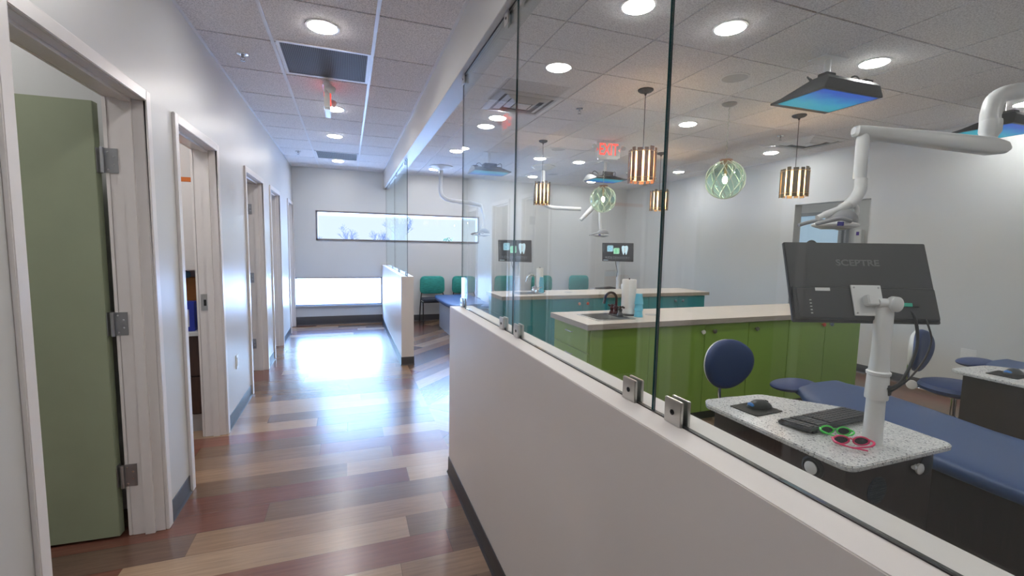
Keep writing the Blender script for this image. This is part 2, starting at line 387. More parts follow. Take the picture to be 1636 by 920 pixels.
for x0, x1 in ((XL, XL + .018), (0.605, 0.623), (0.755, 0.773), (XR - .018, XR)): g_.box(x0, x1, YB, D, H - .003, H + .022)
g_.box(0.755, XR, D - .018, D, H - .003, H + .022).box(XL, 0.623, D - .018, D, H - .003, H + .022)
struct(g_.build('trim_1', grid_metal, smooth=False))

# left wall with five doorways: (near jamb, far jamb)
ZT = 2.075
DOORS = [(1.675, 2.575), (2.99, 3.77), (4.755, 5.615), (6.16, 6.90), (7.86, 8.46)]
lw = MB(); y = YB
for a, b_ in DOORS:
    lw.box(XLB, XL, y, a - .02, 0, H + .02); lw.box(XLB, XL, a - .02, b_ + .02, ZT + .02, H + .02); y = b_ + .02
lw.box(XLB, XL, y, D, 0, H + .02)
struct(lw.build('wall_left', paint, smooth=False))
bl = MB(); y = YB
def cove(mb, a, b_, x, sgn, h=0.1):   # rubber cove base along y: flat face with a curved toe
    prof = [(0, 0), (0.014, 0), (0.012, 0.003), (0.006, 0.010), (0.0045, 0.022), (0.004, h - .003), (0.002, h), (0, h)]
    mb.loft([[(x + sgn * px, a, pz) for px, pz in prof], [(x + sgn * px, b_, pz) for px, pz in prof]])
for a, b_ in DOORS:
    cove(bl, y, a - .052, XL, 1); y = b_ + .052
struct(bl.build('baseboard_left', rubber, angle=60))

# far wall with two windows
WN = [(-0.513, 2.42, 1.492, 2.006), (XL, HX0, 0.345, 0.842)]
bw = MB()
bw.box(WX0, XL, D, D + .18, 0, H + .05).box(2.42, 8.4, D, D + .18, 0, H + .05)
bw.box(XL, 2.42, D, D + .18, 2.006, H + .05).box(XL, -0.513, D, D + .18, 1.492, 2.006)
bw.box(XL, 2.42, D, D + .18, 0.842, 1.492).box(HX0, 2.42, D, D + .18, 0, 0.842).box(XL, HX0, D, D + .18, 0, 0.345)
struct(bw.build('wall_back', paint_room, smooth=False))
frame_m = P('bronze_window_frame', (0.22, 0.20, 0.21), 0.4, metal=0.2)
sill_m = P('grey_sill', (0.34, 0.35, 0.37), 0.35)
def window(name, x0, x1, z0, z1, mulls=(), fw=.028):
    root = struct_empty(name, ((x0 + x1) / 2, D, z0))
    f = MB()
    f.box(x0, x1, D - .012, D + .16, z1 - fw, z1).box(x0, x1, D - .012, D + .16, z0, z0 + fw)
    f.box(x0, x0 + fw, D - .012, D + .16, z0, z1).box(x1 - fw, x1, D - .012, D + .16, z0, z1)
    for x in mulls: f.box(x - .02, x + .02, D + .06, D + .12, z0, z1)
    f.build('window_frame', frame_m, root, bevel=.002)
    MB().box(x0 + fw, x1 - fw, D + .085, D + .095, z0 + fw, z1 - fw).build('window_pane', win_glass, root, smooth=False)
    return root
window('window_1', *WN[0][:4])
r2 = window('window_2', XL + .002, HX0 - .002, 0.345, 0.842, fw=.02)
MB().box(XL, HX0, D - .05, D + .0, 0.318, 0.349).build('window_sill', sill_m, r2, bevel=.004)
bb = MB()
def cove_x(mb, a, b_, y, sgn, h=0.1, z0=0):
    prof = [(0, 0), (0.014, 0), (0.012, 0.003), (0.006, 0.010), (0.0045, 0.022), (0.004, h - .003), (0.002, h), (0, h)]
    mb.loft([[(a, y + sgn * px, pz) for px, pz in prof], [(b_, y + sgn * px, pz) for px, pz in prof]])
cove_x(bb, XL, HX0, D, -1, 0.15); cove_x(bb, HX1, XR, D, -1, 0.12)
struct(bb.build('baseboard_back', rubber, angle=60))

# right wall with a doorway into the rear hall
DY0, DY1 = 3.573, 4.53
rw = MB().box(XR, XR + .13, YB, DY0, 0, H + .02).box(XR, XR + .13, DY1, D, 0, H + .02).box(XR, XR + .13, DY0, DY1, 2.083, H + .02)
struct(rw.build('wall_right', paint_room, smooth=False))
rb = MB(); cove(rb, YB, DY0, XR, -1); cove(rb, DY1, D, XR, -1)
struct(rb.build('baseboard_right', rubber, angle=60))
struct(MB().box(WX0, 8.4, YB - .12, YB, 0, H + .05).build('wall_front', paint_room, smooth=False))
struct(MB().box(8.3, 8.4, YB, D, 0, H + .02).build('wall_hall_east', paint_room, smooth=False))
struct(MB().box(WX0 - .1, WX0, YB, D, 0, H + .02).build('wall_west', paint_room, smooth=False))
struct(MB().box(XR + .13, 8.3, 2.6, 2.7, 0, H + .02).box(XR + .13, 8.3, 7.0, 7.1, 0, H + .02).build('wall_hall_sides', paint_room, smooth=False))
struct(MB().box(WX0, XLB, 2.85, 2.95, 0, H + .02).box(WX0, XLB, 4.30, 4.40, 0, H + .02).box(WX0, XLB, 5.85, 5.95, 0, H + .02).box(WX0, XLB, 7.4, 7.5, 0, H + .02).box(WX0, XLB, 0.6, 0.7, 0, H + .02).build('wall_rooms_left', paint_room, smooth=False))

# half walls, header, glass
struct(MB().box(HX0, HX1, YB, YN, 0, HW).build('wall_partition_near', paint_half, bevel=.002))
struct(MB().box(HX0, HX1, YF, D, 0, HW).build('wall_partition_far', paint_half, bevel=.002))
pb = MB(); cove(pb, YB, YN + .005, HX0, -1); cove(pb, YB, YN + .005, HX1, 1); cove_x(pb, HX0 - .004, HX1 + .004, YN, 1)
struct(pb.build('baseboard_partition_near', rubber, angle=60))
pb = MB(); cove(pb, YF - .005, D, HX0, -1); cove(pb, YF - .005, D, HX1, 1); cove_x(pb, HX0 - .004, HX1 + .004, YF, -1)
struct(pb.build('baseboard_partition_far', rubber, angle=60))
struct(MB().box(0.623, 0.755, YB, D, 2.436, H + .02).build('wall_header', paint, bevel=.002))
GX = 0.662
glass_top = 2.436
PANELS = [(-2.55, -1.07), (-1.06, -0.12), (-0.116, 0.832), (0.836, 1.782), (1.786, 2.70), (5.40, 6.922), (6.926, 8.50)]
names = ['right beside the camera', 'behind the camera on the near half wall', 'nearest in view, over the dental station monitor', 'over the near half wall, second in view', 'at the free end of the near half wall', 'at the near end of the far half wall', 'touching the window wall']
for i, (a, b_) in enumerate(PANELS):
    x0, x1 = GX - .003, GX + .003
    root = thing('glass_partition', 'frameless clear glass panel, ' + names[i], 'glass panel', (GX, (a + b_) / 2, HW + .004), group='glass partition panels')
    MB().box(x0, x1, a + .001, b_ - .001, HW + .0025, glass_top - .003).build('pane', glass, root, smooth=False)
    for ya, yb in ((a, a + .001), (b_ - .001, b_)):
        MB().box(x0, x1, ya, yb, HW + .0025, glass_top - .003).build('polished_edge', glass_edge, root, smooth=False)['label'] = 'dark green polished glass edge'
struct(MB().box(GX - .0055, GX + .0055, YB, YN - .01, HW, HW + .0024)
       .box(GX - .0055, GX + .0055, YF + .01, D, HW, HW + .0024)
       .box(GX - .009, GX - .0055, YB, YN, 2.430, 2.436).box(GX - .009, GX - .0055, YF, D, 2.430, 2.436).build('trim_2', black_plastic, smooth=False))
def clamp_proto():
    root = thing('glass_clamp', 'x', 'glass clamp', (0, 0, 0), group='glass clamps')
    for s_ in (-1, 1):
        xa, xb = sorted((s_ * .0055, s_ * .0135))
        p = MB().box(xa, xb, -.026, .026, 0, .055).build('clamp_plate', steel, root, bevel=.0015)
        M = T(s_ * .0135, 0, .027) @ RY(s_ * PI / 2)
        MB().lathe([(.006, 0), (.006, .0012), (.0035, .0014), (.003, -.002)], 16, M).build('screw_cap', matte_black, p)
    MB().box(-.0055, .0055, -.006, .006, 0, .006).build('gasket', matte_black, root)
    return root
cl = [(1.90, 'left of the joint behind the sink'), (1.71, 'right of the joint behind the sink'), (0.955 - .04, 'left of the nearest joint'), (0.755, 'right of the nearest joint'), (2.66, 'at the free end of the glass')]
cp_ = clamp_proto(); first = True
for y, txt in cl:
    o = cp_ if first else dup(cp_); first = False
    o.location = (GX, y, HW); o['label'] = 'square steel clamp on the near half wall, ' + txt
for y, txt in cl[:3] + [(2.66, 'near the free glass end'), (0.755, 'right of the nearest joint')]:
    o = dup(cp_, (GX, y, 2.436), label='dark square clamp under the header, ' + txt); o.rotation_euler = (PI, 0, 0)
for i, (y, z) in enumerate(((5.5, HW), (6.3, HW), (7.2, HW), (5.55, 2.436), (6.6, 2.436), (7.8, 2.436))):
    o = dup(cp_, (GX, y, z), label='small steel clamp %s the far half wall glass, %s' % ('below' if z < 2 else 'above', ['nearest of three', 'middle of three', 'farthest of three'][i % 3]))
    if z > 2: o.rotation_euler = (PI, 0, 0)

# ------------------------------------------------------------------ door frames
def door_frame(n, a, b_):
    root = struct_empty('door_%d' % n, (XLB, (a + b_) / 2, 0))
    f = MB()
    cw, cp = .05, .016
    # jambs and head lining (hollow metal frame with a stop)
    for (y0, y1) in ((a - .02, a), (b_, b_ + .02)):
        f.box(XLB, XL, y0, y1, 0, ZT + .02)
    f.box(XLB, XL, a, b_, ZT, ZT + .02)
    f.build('jamb', trim_white, root, bevel=.0015)
    s_ = MB(); xs0, xs1 = XL - .05, XL - .002
    s_.box(xs0 - .03, xs0 + .01, a, a + .014, 0, ZT).box(xs0 - .03, xs0 + .01, b_ - .014, b_, 0, ZT).box(xs0 - .03, xs0 + .01, a, b_, ZT - .014, ZT)
    s_.build('door_stop', trim_white, root, bevel=.001)
    c = MB()
    for xa, xb in ((XL, XL + cp), (XLB - cp, XLB)):
        c.box(xa, xb, a - cw, a, 0, ZT + cw).box(xa, xb, b_, b_ + cw, 0, ZT + cw).box(xa, xb, a, b_, ZT, ZT + cw)
    c.build('casing', trim_white, root, bevel=.003)
    return root
droots = [door_frame(i + 1, a, b_) for i, (a, b_) in enumerate(DOORS)]

def door_leaf(root, y_h, width, ang, mat, hinge_z=(0.307, 1.047, 1.795), lab=None):
    px, py = -1.030, y_h - .012           # hinge pin
    M = T(px, py, 0) @ RZ(ang)            # local +x runs from the pin along the leaf
    lf = MB().box(.024, width, -.022 - .022, -.022 + .022, .012, 2.05, M).build('door_leaf', mat, root, bevel=.0015)
    if lab: lf['label'] = lab
    for hz in hinge_z:
        h = MB(); h.tube([(px, py, hz - .056), (px, py, hz + .056)], .0075, 12)
        for q in (-.034, -.011, .011, .034): h.tube([(px, py, hz + q - .0008), (px, py, hz + q + .0008)], .0082, 12)
        h.build('hinge_knuckle', dull_steel, root)
        pl = MB().box(px + .004, px + .055, y_h - .0035, y_h - .0005, hz - .055, hz + .055).build('hinge_plate', dull_steel, root, bevel=.0005)
        sm = MB()
        for sx_, sz_ in ((.018, -.04), (.04, -.018), (.04, .018), (.018, .04)):
            sm.lathe([(.004, 0), (.004, .001), (.002, .0012)], 10, T(px + sx_, y_h - .0035, hz + sz_) @ RX(PI / 2))
        sm.build('hinge_screws', chrome, pl)
        # leaf-side plate
        MB().box(.0205, .0235, -.044, -.004, hz - .055, hz + .055, M).build('hinge_plate', dull_steel, root)
    lev = MB(); lev.lathe([(.03, 0), (.03, .01), (.012, .014), (.012, .05)], 20, M @ T(width - .07, -.044, 1.0) @ RX(PI / 2))
    lev.tube([M @ Vector((width - .07, -.092, 1.0)), M @ Vector((width - .18, -.092, 1.0))], .008, 10)
    lev.build('door_handle', dull_steel, root)
door_leaf(droots[0], DOORS[0][1], .85, PI - math.radians(3), sage, lab='sage green door leaf standing open')
door_leaf(droots[2], DOORS[2][1], .85, PI - math.radians(1), P('cream_door', (0.6, 0.58, 0.56), .45), lab='pale door leaf standing open')
MB().box(XL - .124, XL - .072, DOORS[1][1] - .003, DOORS[1][1] - .0005, .94, 1.06).build('strike_plate', steel, droots[1], bevel=.001)
MB().box(XL - .106, XL - .090, DOORS[1][1] - .0036, DOORS[1][1] - .003, .975, 1.02).build('strike_hole', matte_black, droots[1])

# rear hall beyond the right doorway: glazed door at the far side
dr = struct_empty('door_6', (8.28, 5.9, 0))
f = MB()
for y0, y1 in ((5.50, 5.56), (6.40, 6.46)): f.box(8.22, 8.30, y0, y1, 0, 2.16)
f.box(8.22, 8.30, 5.50, 6.46, 2.12, 2.18).box(8.22, 8.30, 5.42, 5.46, 0, 2.16)
f.build('casing', P('blue_grey_frame', (0.35, 0.38, 0.42), .4), dr, bevel=.003)
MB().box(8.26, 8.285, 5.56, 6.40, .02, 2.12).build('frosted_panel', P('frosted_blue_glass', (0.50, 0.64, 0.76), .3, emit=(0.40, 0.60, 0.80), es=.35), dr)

# ------------------------------------------------------------------ outside
grass_m = P('winter_lawn', (0.60, 0.58, 0.55), 0.9, noise=0.15, scale=0.4)
struct(MB().box(-60, 80, D + .2, 140, -0.6, -0.3).build('ground', grass_m, smooth=False))
bark = P('bare_bark', (0.03, 0.028, 0.04), 0.9)
leafm = P('dry_green_foliage', (0.03, 0.05, 0.02), 0.9)
def bare_tree(x, y, h, seed, label, cat='tree'):
    rnd = random.Random(seed); root = thing('bare_tree', label, cat, (x, y, -0.3), group='bare trees beyond the window')
    tr = MB(); br = MB()
    tr.tube([(x, y, -.3), (x + .1, y, h * .35), (x, y, h * .5)], [h * .03, h * .022, h * .015], 8)
    def grow(p, d, L, r, lv):
        q = p + d * L; br.tube([p, (p + q) / 2 + Vector((rnd.uniform(-.05, .05), 0, .03)) * L, q], [r, r * .8, r * .55], 5)
        if lv > 0:
            for _ in range(3 if lv > 1 else 4):
                nd = (d + Vector((rnd.uniform(-.7, .7), rnd.uniform(-.7, .7), rnd.uniform(-.1, .5)))).normalized()
                grow(p + d * L * rnd.uniform(.55, 1), nd, L * rnd.uniform(.6, .8), r * .55, lv - 1)
    for i in range(6):
        a = i * 2.4; grow(Vector((x, y, h * rnd.uniform(.25, .5))), Vector((math.cos(a) * .6, math.sin(a) * .6, 1)).normalized(), h * .22, h * .013, 4)
    tr.build('trunk', bark, root); br.build('branches', bark, root)
for i, (x, y, h, lb) in enumerate(((0.1, 44, 3.2, 'bare tree outside the long window, left of centre'), (2.6, 42, 2.9, 'rounded bare bush-like tree seen through the middle of the window'), (4.3, 40, 4.5, 'tall bare tree outside, left of the glass panel edge'), (-2.9, 50, 2.3, 'low bare tree at the left end of the window view'))):
    bare_tree(x, y, h, 5 + i, lb)
def shrub(x, y, r, h, seed, label):
    rnd = random.Random(seed); root = thing('shrub', label, 'shrub', (x, y, -.3), group='shrubs beyond the window')
    mb = MB()
    for _ in range(420):
        a = rnd.uniform(0, 2 * PI); q = rnd.random() ** .5; zz = rnd.random()
        c = Vector((x + math.cos(a) * q * r, y + math.sin(a) * q * r, -.3 + zz * h * (1 - .5 * q * q))); s_ = rnd.uniform(.08, .16) * h * .5
        n = Vector((rnd.uniform(-1, 1), rnd.uniform(-1, 1), rnd.uniform(-1, 1))).normalized(); t_ = n.orthogonal().normalized(); b_ = n.cross(t_)
        vs_ = [mb.bm.verts.new(c + t_ * s_ * ca + b_ * s_ * .5 * cb) for ca, cb in ((1, 0), (0, 1), (-1, 0), (0, -1))]
        mb.bm.faces.new(vs_)
    mb.build('foliage', leafm, root, smooth=False)
    MB().tube([(x, y, -.3), (x, y, h * .5)], [.06, .03], 6).build('stem', bark, root)
for i, (x, h, r) in enumerate(((7.3, 2.5, .9), (9.3, 2.1, .8), (11.4, 2.6, .9), (5.9, 1.7, .6), (-2.2, 1.9, 1.2))):
    shrub(x, 34 + i, r, h, i, ['green shrub outside, left of the hanging dental lamp', 'small green shrub in the bright middle of the right window part', 'green shrub outside at the right end of the window', 'low green shrub just right of the glass edge', 'low shrub at the far left of the window view'][i])
root = thing('building', 'pale blue distant building edge seen through the long window', 'building', (6.5, 62, -.3))
MB().box(5.9, 7.2, 60, 66, -.3, 3.9).build('wall', P('pale_blue_siding', (0.030, 0.040, 0.055), .8), root)
MB().box(5.8, 7.3, 59.8, 66.2, 3.9, 4.05).build('roof', P('grey_roof', (0.03, 0.035, 0.045), .8), root)

# ------------------------------------------------------------------ ceiling fixtures
def downlight_proto(label):
    root = thing('recessed_light', label, 'ceiling light', (0, 0, 0), group='recessed ceiling lights')
    MB().lathe([(.082, 0), (.098, 0), (.097, -.004), (.083, -.006), (.082, 0)], 40, cap=False).build('trim_ring', white_metal, root)
    MB().lathe([(.083, -.005), (.075, -.010), (.05, -.014), (.0001, -.016)], 40).build('lens', lens_mat, root, smooth=False)
    return root
LIGHTS = [(-0.122, 3.045, 'over the corridor, nearest in view, ahead of the black return grille'), (-0.10, 4.78, 'over the corridor just behind the exit sign'), (-0.125, 5.955, 'over the corridor, third along'), (-0.122, 7.70, 'over the corridor, closest to the window wall'),
          (1.476, 2.141, 'at the top edge, left of the nearest glass joint'), (2.112, 2.141, 'in the treatment room, right of the nearest glass joint'), (3.39, 2.145, 'right of the nearest ceiling television'), (5.45, 2.2, 'above the white lamp arm at the right frame edge'),
          (3.315, 3.85, 'between the wooden pendant and the globe pendant'), (5.25, 4.50, 'near the right wall, left of the hanging slat pendant'), (1.44, 4.43, 'behind the large square air diffuser'), (1.42, 6.17, 'left of the far ceiling television'),
          (2.66, 6.155, 'above the far slatted pendant'), (3.31, 6.167, 'left of the exit sign, far row'), (3.22, 7.77, 'far row, behind the teal counter pendant'), (2.61, 7.76, 'far row in front of the far ceiling television'), (1.41, 7.79, 'beside the round canopy of the far lamp arm'), (4.49, 7.83, 'far row below the second far ceiling television'),
          (-0.12, 1.35, 'added unseen over the corridor above the camera'), (-0.12, -0.6, 'added unseen over the corridor behind the camera'), (2.1, 0.2, 'added out of frame over the near treatment bench'), (4.0, 0.2, 'added out of frame over the right treatment bench'), (2.1, -1.6, 'added unseen behind the camera at the left of the room'), (4.6, -1.6, 'added unseen behind the camera at the right of the room'), (5.2, 6.2, 'in the far right corner of the room'),  # out-of-frame and behind-camera lamps are added to light the space
          (-1.9, 2.2, 'added unseen inside the room with the sage green door'), (-2.8, 1.2, 'added unseen deep in the sage green door room'), (-1.5, 3.45, 'added unseen near the supply room door'), (-2.6, 3.45, 'added unseen deep in the supply room'), (-2.2, 5.1, 'added unseen inside the third left room'), (-2.2, 6.7, 'added unseen inside the fourth left room'), (-2.2, 8.0, 'added unseen inside the last left room'), (7.1, 4.4, 'added unseen in the rear hall beyond the right doorway'), (7.0, 6.1, 'added unseen in the rear hall in front of the frosted door')]  # side-room and rear-hall lamps are unseen, added to brighten those spaces
dl = downlight_proto('x')
for i, (x, y, txt) in enumerate(LIGHTS):
    o = dl if i == 0 else dup(dl)
    o.location = (x, y, H); o['label'] = 'round white recessed downlight ' + txt

def grille(x0, x1, y0, y1, label):
    root = thing('return_air_grille', label, 'air vent', ((x0 + x1) / 2, (y0 + y1) / 2, H), group='corridor return grilles')
    f = MB(); b_ = .018
    f.box(x0, x1, y0, y0 + b_, H - .006, H).box(x0, x1, y1 - b_, y1, H - .006, H).box(x0, x0 + b_, y0 + b_, y1 - b_, H - .006, H).box(x1 - b_, x1, y0 + b_, y1 - b_, H - .006, H)
    f.build('frame', grid_metal, root)
    MB().box(x0 + b_, x1 - b_, y0 + b_, y1 - b_, H - .001, H).build('backing', P('grille_dark', (0.12, 0.12, 0.12), .7), root)
    s_ = MB(); n = 46
    for k in range(n):
        x = x0 + b_ + (x1 - x0 - 2 * b_) * (k + .5) / n
        s_.box(x - .0012, x + .0012, y0 + b_, y1 - b_, H - .005, H - .001)
    s_.build('slats', P('grille_slats', (0.22, 0.22, 0.225), .5, metal=.0), root, smooth=False)
grille(-0.415, 0.168, 3.345, 3.93, 'dark slotted square return grille in the near corridor ceiling')
grille(-0.415, 0.168, 6.98, 7.54, 'dark slotted square return grille far down the corridor ceiling')
def diffuser(cx, cy, label):
    root = thing('air_diffuser', label, 'air vent', (cx, cy, H), group='square supply diffusers')
    MB().box(cx - .235, cx + .235, cy - .235, cy + .235, H - .0015, H).build('throat', P('diffuser_throat', (0.16, 0.16, 0.165), .7), root)
    for i, (h_, z) in enumerate(((.285, .010), (.205, .016), (.13, .020))):
        f = MB(); a, b_ = h_, h_ - .045
        def sq(s_, zz): return [(cx - s_, cy - s_, zz), (cx + s_, cy - s_, zz), (cx + s_, cy + s_, zz), (cx - s_, cy + s_, zz)]
        outer = sq(a, H - .002); inner = sq(b_, H - z); low = sq(b_, H - z - .003); lo = sq(a, H - .004)
        ring_ = [[f.bm.verts.new(p) for p in s_] for s_ in (outer, lo, low, inner)]
        for q in range(4):
            A_, B_ = ring_[q], ring_[(q + 1) % 4]
            for k in range(4): f.bm.faces.new((A_[k], A_[(k + 1) % 4], B_[(k + 1) % 4], B_[k]))
        f.build('cone', white_metal, root, smooth=False)
    MB().box(cx - .07, cx + .07, cy - .07, cy + .07, H - .024, H - .02).build('centre_plate', white_metal, root)
diffuser(1.50, 3.925, 'large square white air diffuser behind the glass, above the green counter')
diffuser(5.16, 3.925, 'square white air diffuser near the right wall ceiling')
def sprinkler(x, y, label, s_=1):
    root = thing('sprinkler_head', label, 'sprinkler', (x, y, H), group='fire sprinklers')
    MB().lathe([(.036, 0), (.035, -.004), (.02, -.008), (.015, -.008), (.012, -.004)], 24, T(x, y, H)).build('escutcheon', chrome, root)
    b_ = MB().lathe([(.008, -.004), (.009, -.02), (.006, -.026)], 12, T(x, y, H))
    b_.tube([(x - .008, y, H - .02), (x - .014, y, H - .032), (x, y, H - .046)], .002, 6).tube([(x + .008, y, H - .02), (x + .014, y, H - .032), (x, y, H - .046)], .002, 6)
    b_.build('body', dull_steel, root); MB().lathe([(.016, -.046), (.017, -.048), (.002, -.049)], 16, T(x, y, H)).build('deflector', dull_steel, root)
for a in ((-.662, 3.68, 'small chrome sprinkler head on the left of the near corridor ceiling'), (-.64, 7.15, 'small sprinkler head on the left of the far corridor ceiling'), (2.05, 3.84, 'sprinkler head right of the large diffuser'), (4.58, 3.82, 'sprinkler head left of the right diffuser'), (4.53, 6.7, 'sprinkler head in the far right ceiling')): sprinkler(*a)
def speaker(x, y, label):
    root = thing('ceiling_speaker', label, 'speaker', (x, y, H), group='ceiling speakers')
    MB().lathe([(.09, 0), (.102, 0), (.102, -.004), (.09, -.007), (.09, 0)], 36, T(x, y, H), cap=False).build('rim', white_metal, root)
    MB().lathe([(.09, -.004), (.0001, -.006)], 36, T(x, y, H)).build('mesh_cover', P('speaker_mesh', (0.55, 0.55, 0.56), .6), root)
speaker(2.745, 2.71, 'round grey ceiling speaker above the globe pendant'); speaker(2.627, 5.475, 'round ceiling speaker behind the far slatted pendant'); speaker(3.428, 7.346, 'round ceiling speaker near the far wall')

# exit signs
def exit_sign(cx, cy, z_top, rz, label, wd=.30, ht=.19, hang=0.0):
    root = thing('exit_sign', label, 'exit sign', (cx, cy, z_top), 0, 'exit signs')
    # built in world axes facing +-y about its own centre, turned by the parent afterwards
    z1 = z_top - .014 - hang; z0 = z1 - ht
    MB().box(cx - .07, cx + .07, cy - .035, cy + .035, z_top - .012, z_top).build('canopy', white_plastic, root, bevel=.003)
    bd = MB().box(cx - wd / 2, cx + wd / 2, cy - .022, cy + .022, z0, z1).build('housing', white_plastic, root, bevel=.004)
    for s_ in (-1, 1):
        M = frame((cx, cy + s_ * .0225, (z0 + z1) / 2), (-s_, 0, 0), (0, 0, 1)); M = frame((cx, cy + s_ * .0225, (z0 + z1) / 2), (1, 0, 0) if s_ < 0 else (-1, 0, 0), (0, 0, 1))
        text_part('letters', 'EXIT', ht * 1.02, red_emit, M, root, .0015, .62, .003)
        ch = MB()
        for q in (-1, 1):
            for e_ in (-1, 1):
                ch.box(-.003, .003, -.001, .022, -.001, .001, M @ T(q * (wd / 2 - .015), 0, 0) @ RZ(q * PI / 2) @ RZ(0) @ T(0, 0, 0) @ RZ(0) @ T(0, 0, 0) @ Matrix.Rotation(e_ * 2.4, 4, 'Z'))
        ch.build('arrow', red_emit, root)
    for s_ in (-1, 1):
        x = cx + s_ * (wd / 2 + .035)
        h = MB().lathe([(.012, -.02), (.028, 0), (.03, .03), (.022, .045)], 20, T(x, cy - .02, z1 - .06) @ RX(PI / 2 + .4) @ RZ(0))
        h.tube([(cx + s_ * wd / 2, cy, z1 - .055), (x, cy, z1 - .055)], .008, 8)
        h.build('lamp_head', white_plastic, root)
    if True: MB().box(cx - wd * .42, cx + wd * .42, cy - .02, cy + .02, z0 - .016, z0).build('battery_tray', white_plastic, root, bevel=.002)
    root.rotation_euler = (0, 0, rz)
exit_sign(-0.137, 4.14, H, PI / 2, 'exit sign hanging edge-on in the corridor ceiling')
exit_sign(2.98, 4.83, H, math.radians(-8), 'red lettered EXIT sign hanging in the treatment room between the pendants')

# smoke detector / wifi dome near corridor end none visible

# ------------------------------------------------------------------ pendants
def slat_pendant(mat, label, zc, r=.105, hgt=.27, n=13):
    root = thing('slat_pendant', label, 'pendant lamp', (0, 0, H), group='slatted pendant lamps')
    rnd = random.Random(3)
    MB().lathe([(.062, H), (.062, H - .008), (.05, H - .018), (.012, H - .03), (.006, H - .045)], 32).build('canopy', matte_black, root)
    MB().tube([(0, 0, H - .03), (0, 0, zc + hgt / 2 - .01)], .0028, 8).build('cord', matte_black, root)
    for k in range(n):
        a = 2 * PI * k / n; wd = r * 2 * PI / n * (.62 if k % 2 else .80); dz = rnd.uniform(-.008, .008)
        M = RZ(a) @ T(r + (.004 if k % 2 else 0), 0, zc)
        MB().box(-.003, .003, -wd / 2, wd / 2, -hgt / 2 + dz, hgt / 2 + dz, M).build('slat', mat, root, bevel=.001)
    for q in (-1, 1):
        MB().ring(r + .009, .003, T(0, 0, zc + q * (hgt / 2 - .03))).build('wire_band', tan_wire, root)
    f = MB()
    for k in range(3):
        a = k * 2 * PI / 3; f.tube([(0, 0, zc + hgt / 2 - .03), (r * math.cos(a), r * math.sin(a), zc + hgt / 2 - .03)], .002, 6)
    f.lathe([(.015, zc + hgt / 2 - .01), (.018, zc + hgt / 2 - .06), (.012, zc + hgt / 2 - .07)], 16)
    f.build('socket', matte_black, root)
    MB().lathe([(.0001, zc - hgt * .36), (r * .36, zc - hgt * .34), (r * .42, zc - hgt * .1), (r * .42, zc + hgt * .2), (r * .2, zc + hgt / 2 - .05)], 24).build('bulb', bulb_mat, root)
    MB().lathe([(r * .86, zc - hgt * .42), (r * .86, zc + hgt * .42)], 32, cap=False).build('inner_shade', MATS['shade_paper'], root)
    return root
sp_, t, b = node_mat('shade_paper')
b.inputs['Base Color'].default_value = (0.95, 0.86, 0.70, 1); b.inputs['Roughness'].default_value = .8; b.inputs['Subsurface Weight'].default_value = 0
tl = t.nodes.new('ShaderNodeBsdfTranslucent'); tl.inputs[0].default_value = (0.98, 0.88, 0.70, 1); ad = t.nodes.new('ShaderNodeMixShader'); ad.inputs[0].default_value = .7
t.links.new(b.outputs[0], ad.inputs[1]); t.links.new(tl.outputs[0], ad.inputs[2]); t.links.new(ad.outputs[0], t.nodes['Material Output'].inputs[0])
def place(o, x, y): o.location = (x, y, H); return o
def local_build(fn, *a, **k):   # builders above author around the origin at world height; shift root there
    return fn(*a, **k)
p1 = slat_pendant(bamboo, 'reddish brown slatted pendant, nearest, left of the tall glass joint', 2.125); place(p1, 2.30, 3.185)
p2 = slat_pendant(bamboo2, 'dark grey-brown slatted pendant right of the near globe pendant', 2.10, r=.115); place(p2, 4.05, 3.19)
o = dup(p2, (2.26, 5.14, H), label='slatted pendant over the left part of the teal counter'); o.scale = (.85, .85, 1)
o = dup(p2, (3.99, 5.12, H), label='small slatted pendant over the teal counter, just left of the tall glass joint'); o.rotation_euler = (0, 0, .3)
def globe_pendant(label, zc, r=.165):
    root = thing('globe_pendant', label, 'pendant lamp', (0, 0, H), group='glass globe pendants')
    MB().lathe([(.062, H), (.062, H - .008), (.045, H - .02), (.008, H - .03)], 32).build('canopy', dull_steel, root)
    pts = [(.0045 * math.sin(k * 1.3), .0045 * math.cos(k * 1.3), H - .025 - k * (H - .025 - zc - r) / 60) for k in range(61)]
    MB().tube(pts, .003, 6).build('cord', rope, root)
    MB().ball((0, 0, zc), r, n=24).build('globe', globe_glass, root)
    rp = MB()
    for k in range(9):
        for s_ in (-1, 1):
            pts = []
            for i in range(25):
                th = .28 + (PI - .28) * i / 24; a = 2 * PI * k / 9 + s_ * 1.5 * i / 24
                pts.append((math.sin(th) * math.cos(a) * (r + .002), math.sin(th) * math.sin(a) * (r + .002), zc + math.cos(th) * (r + .002)))
            rp.tube(pts, .003, 5)
    rp.build('net', rope, root)
    MB().lathe([(.05, zc + r - .02), (.055, zc + r + .012), (.05, zc + r + .014), (.02, zc + r + .016)], 24).build('collar', P('copper_collar', (0.30, 0.16, 0.10), .4, metal=.5), root)
    MB().lathe([(.012, zc + r), (.014, zc + .06), (.01, zc + .045)], 16).build('socket', tan_wire, root)
    MB().ball((0, 0, zc), .02, (1, 1, 1.7)).build('bulb', bulb_white, root)
    return root
g1 = globe_pendant('green glass globe pendant wrapped in rope net, near, right of the tall glass joint', 2.07); place(g1, 3.185, 3.185)
dup(g1, (3.115, 5.12, H), label='green glass globe pendant wrapped in rope net, far, below the EXIT sign').rotation_euler = (0, 0, .5)

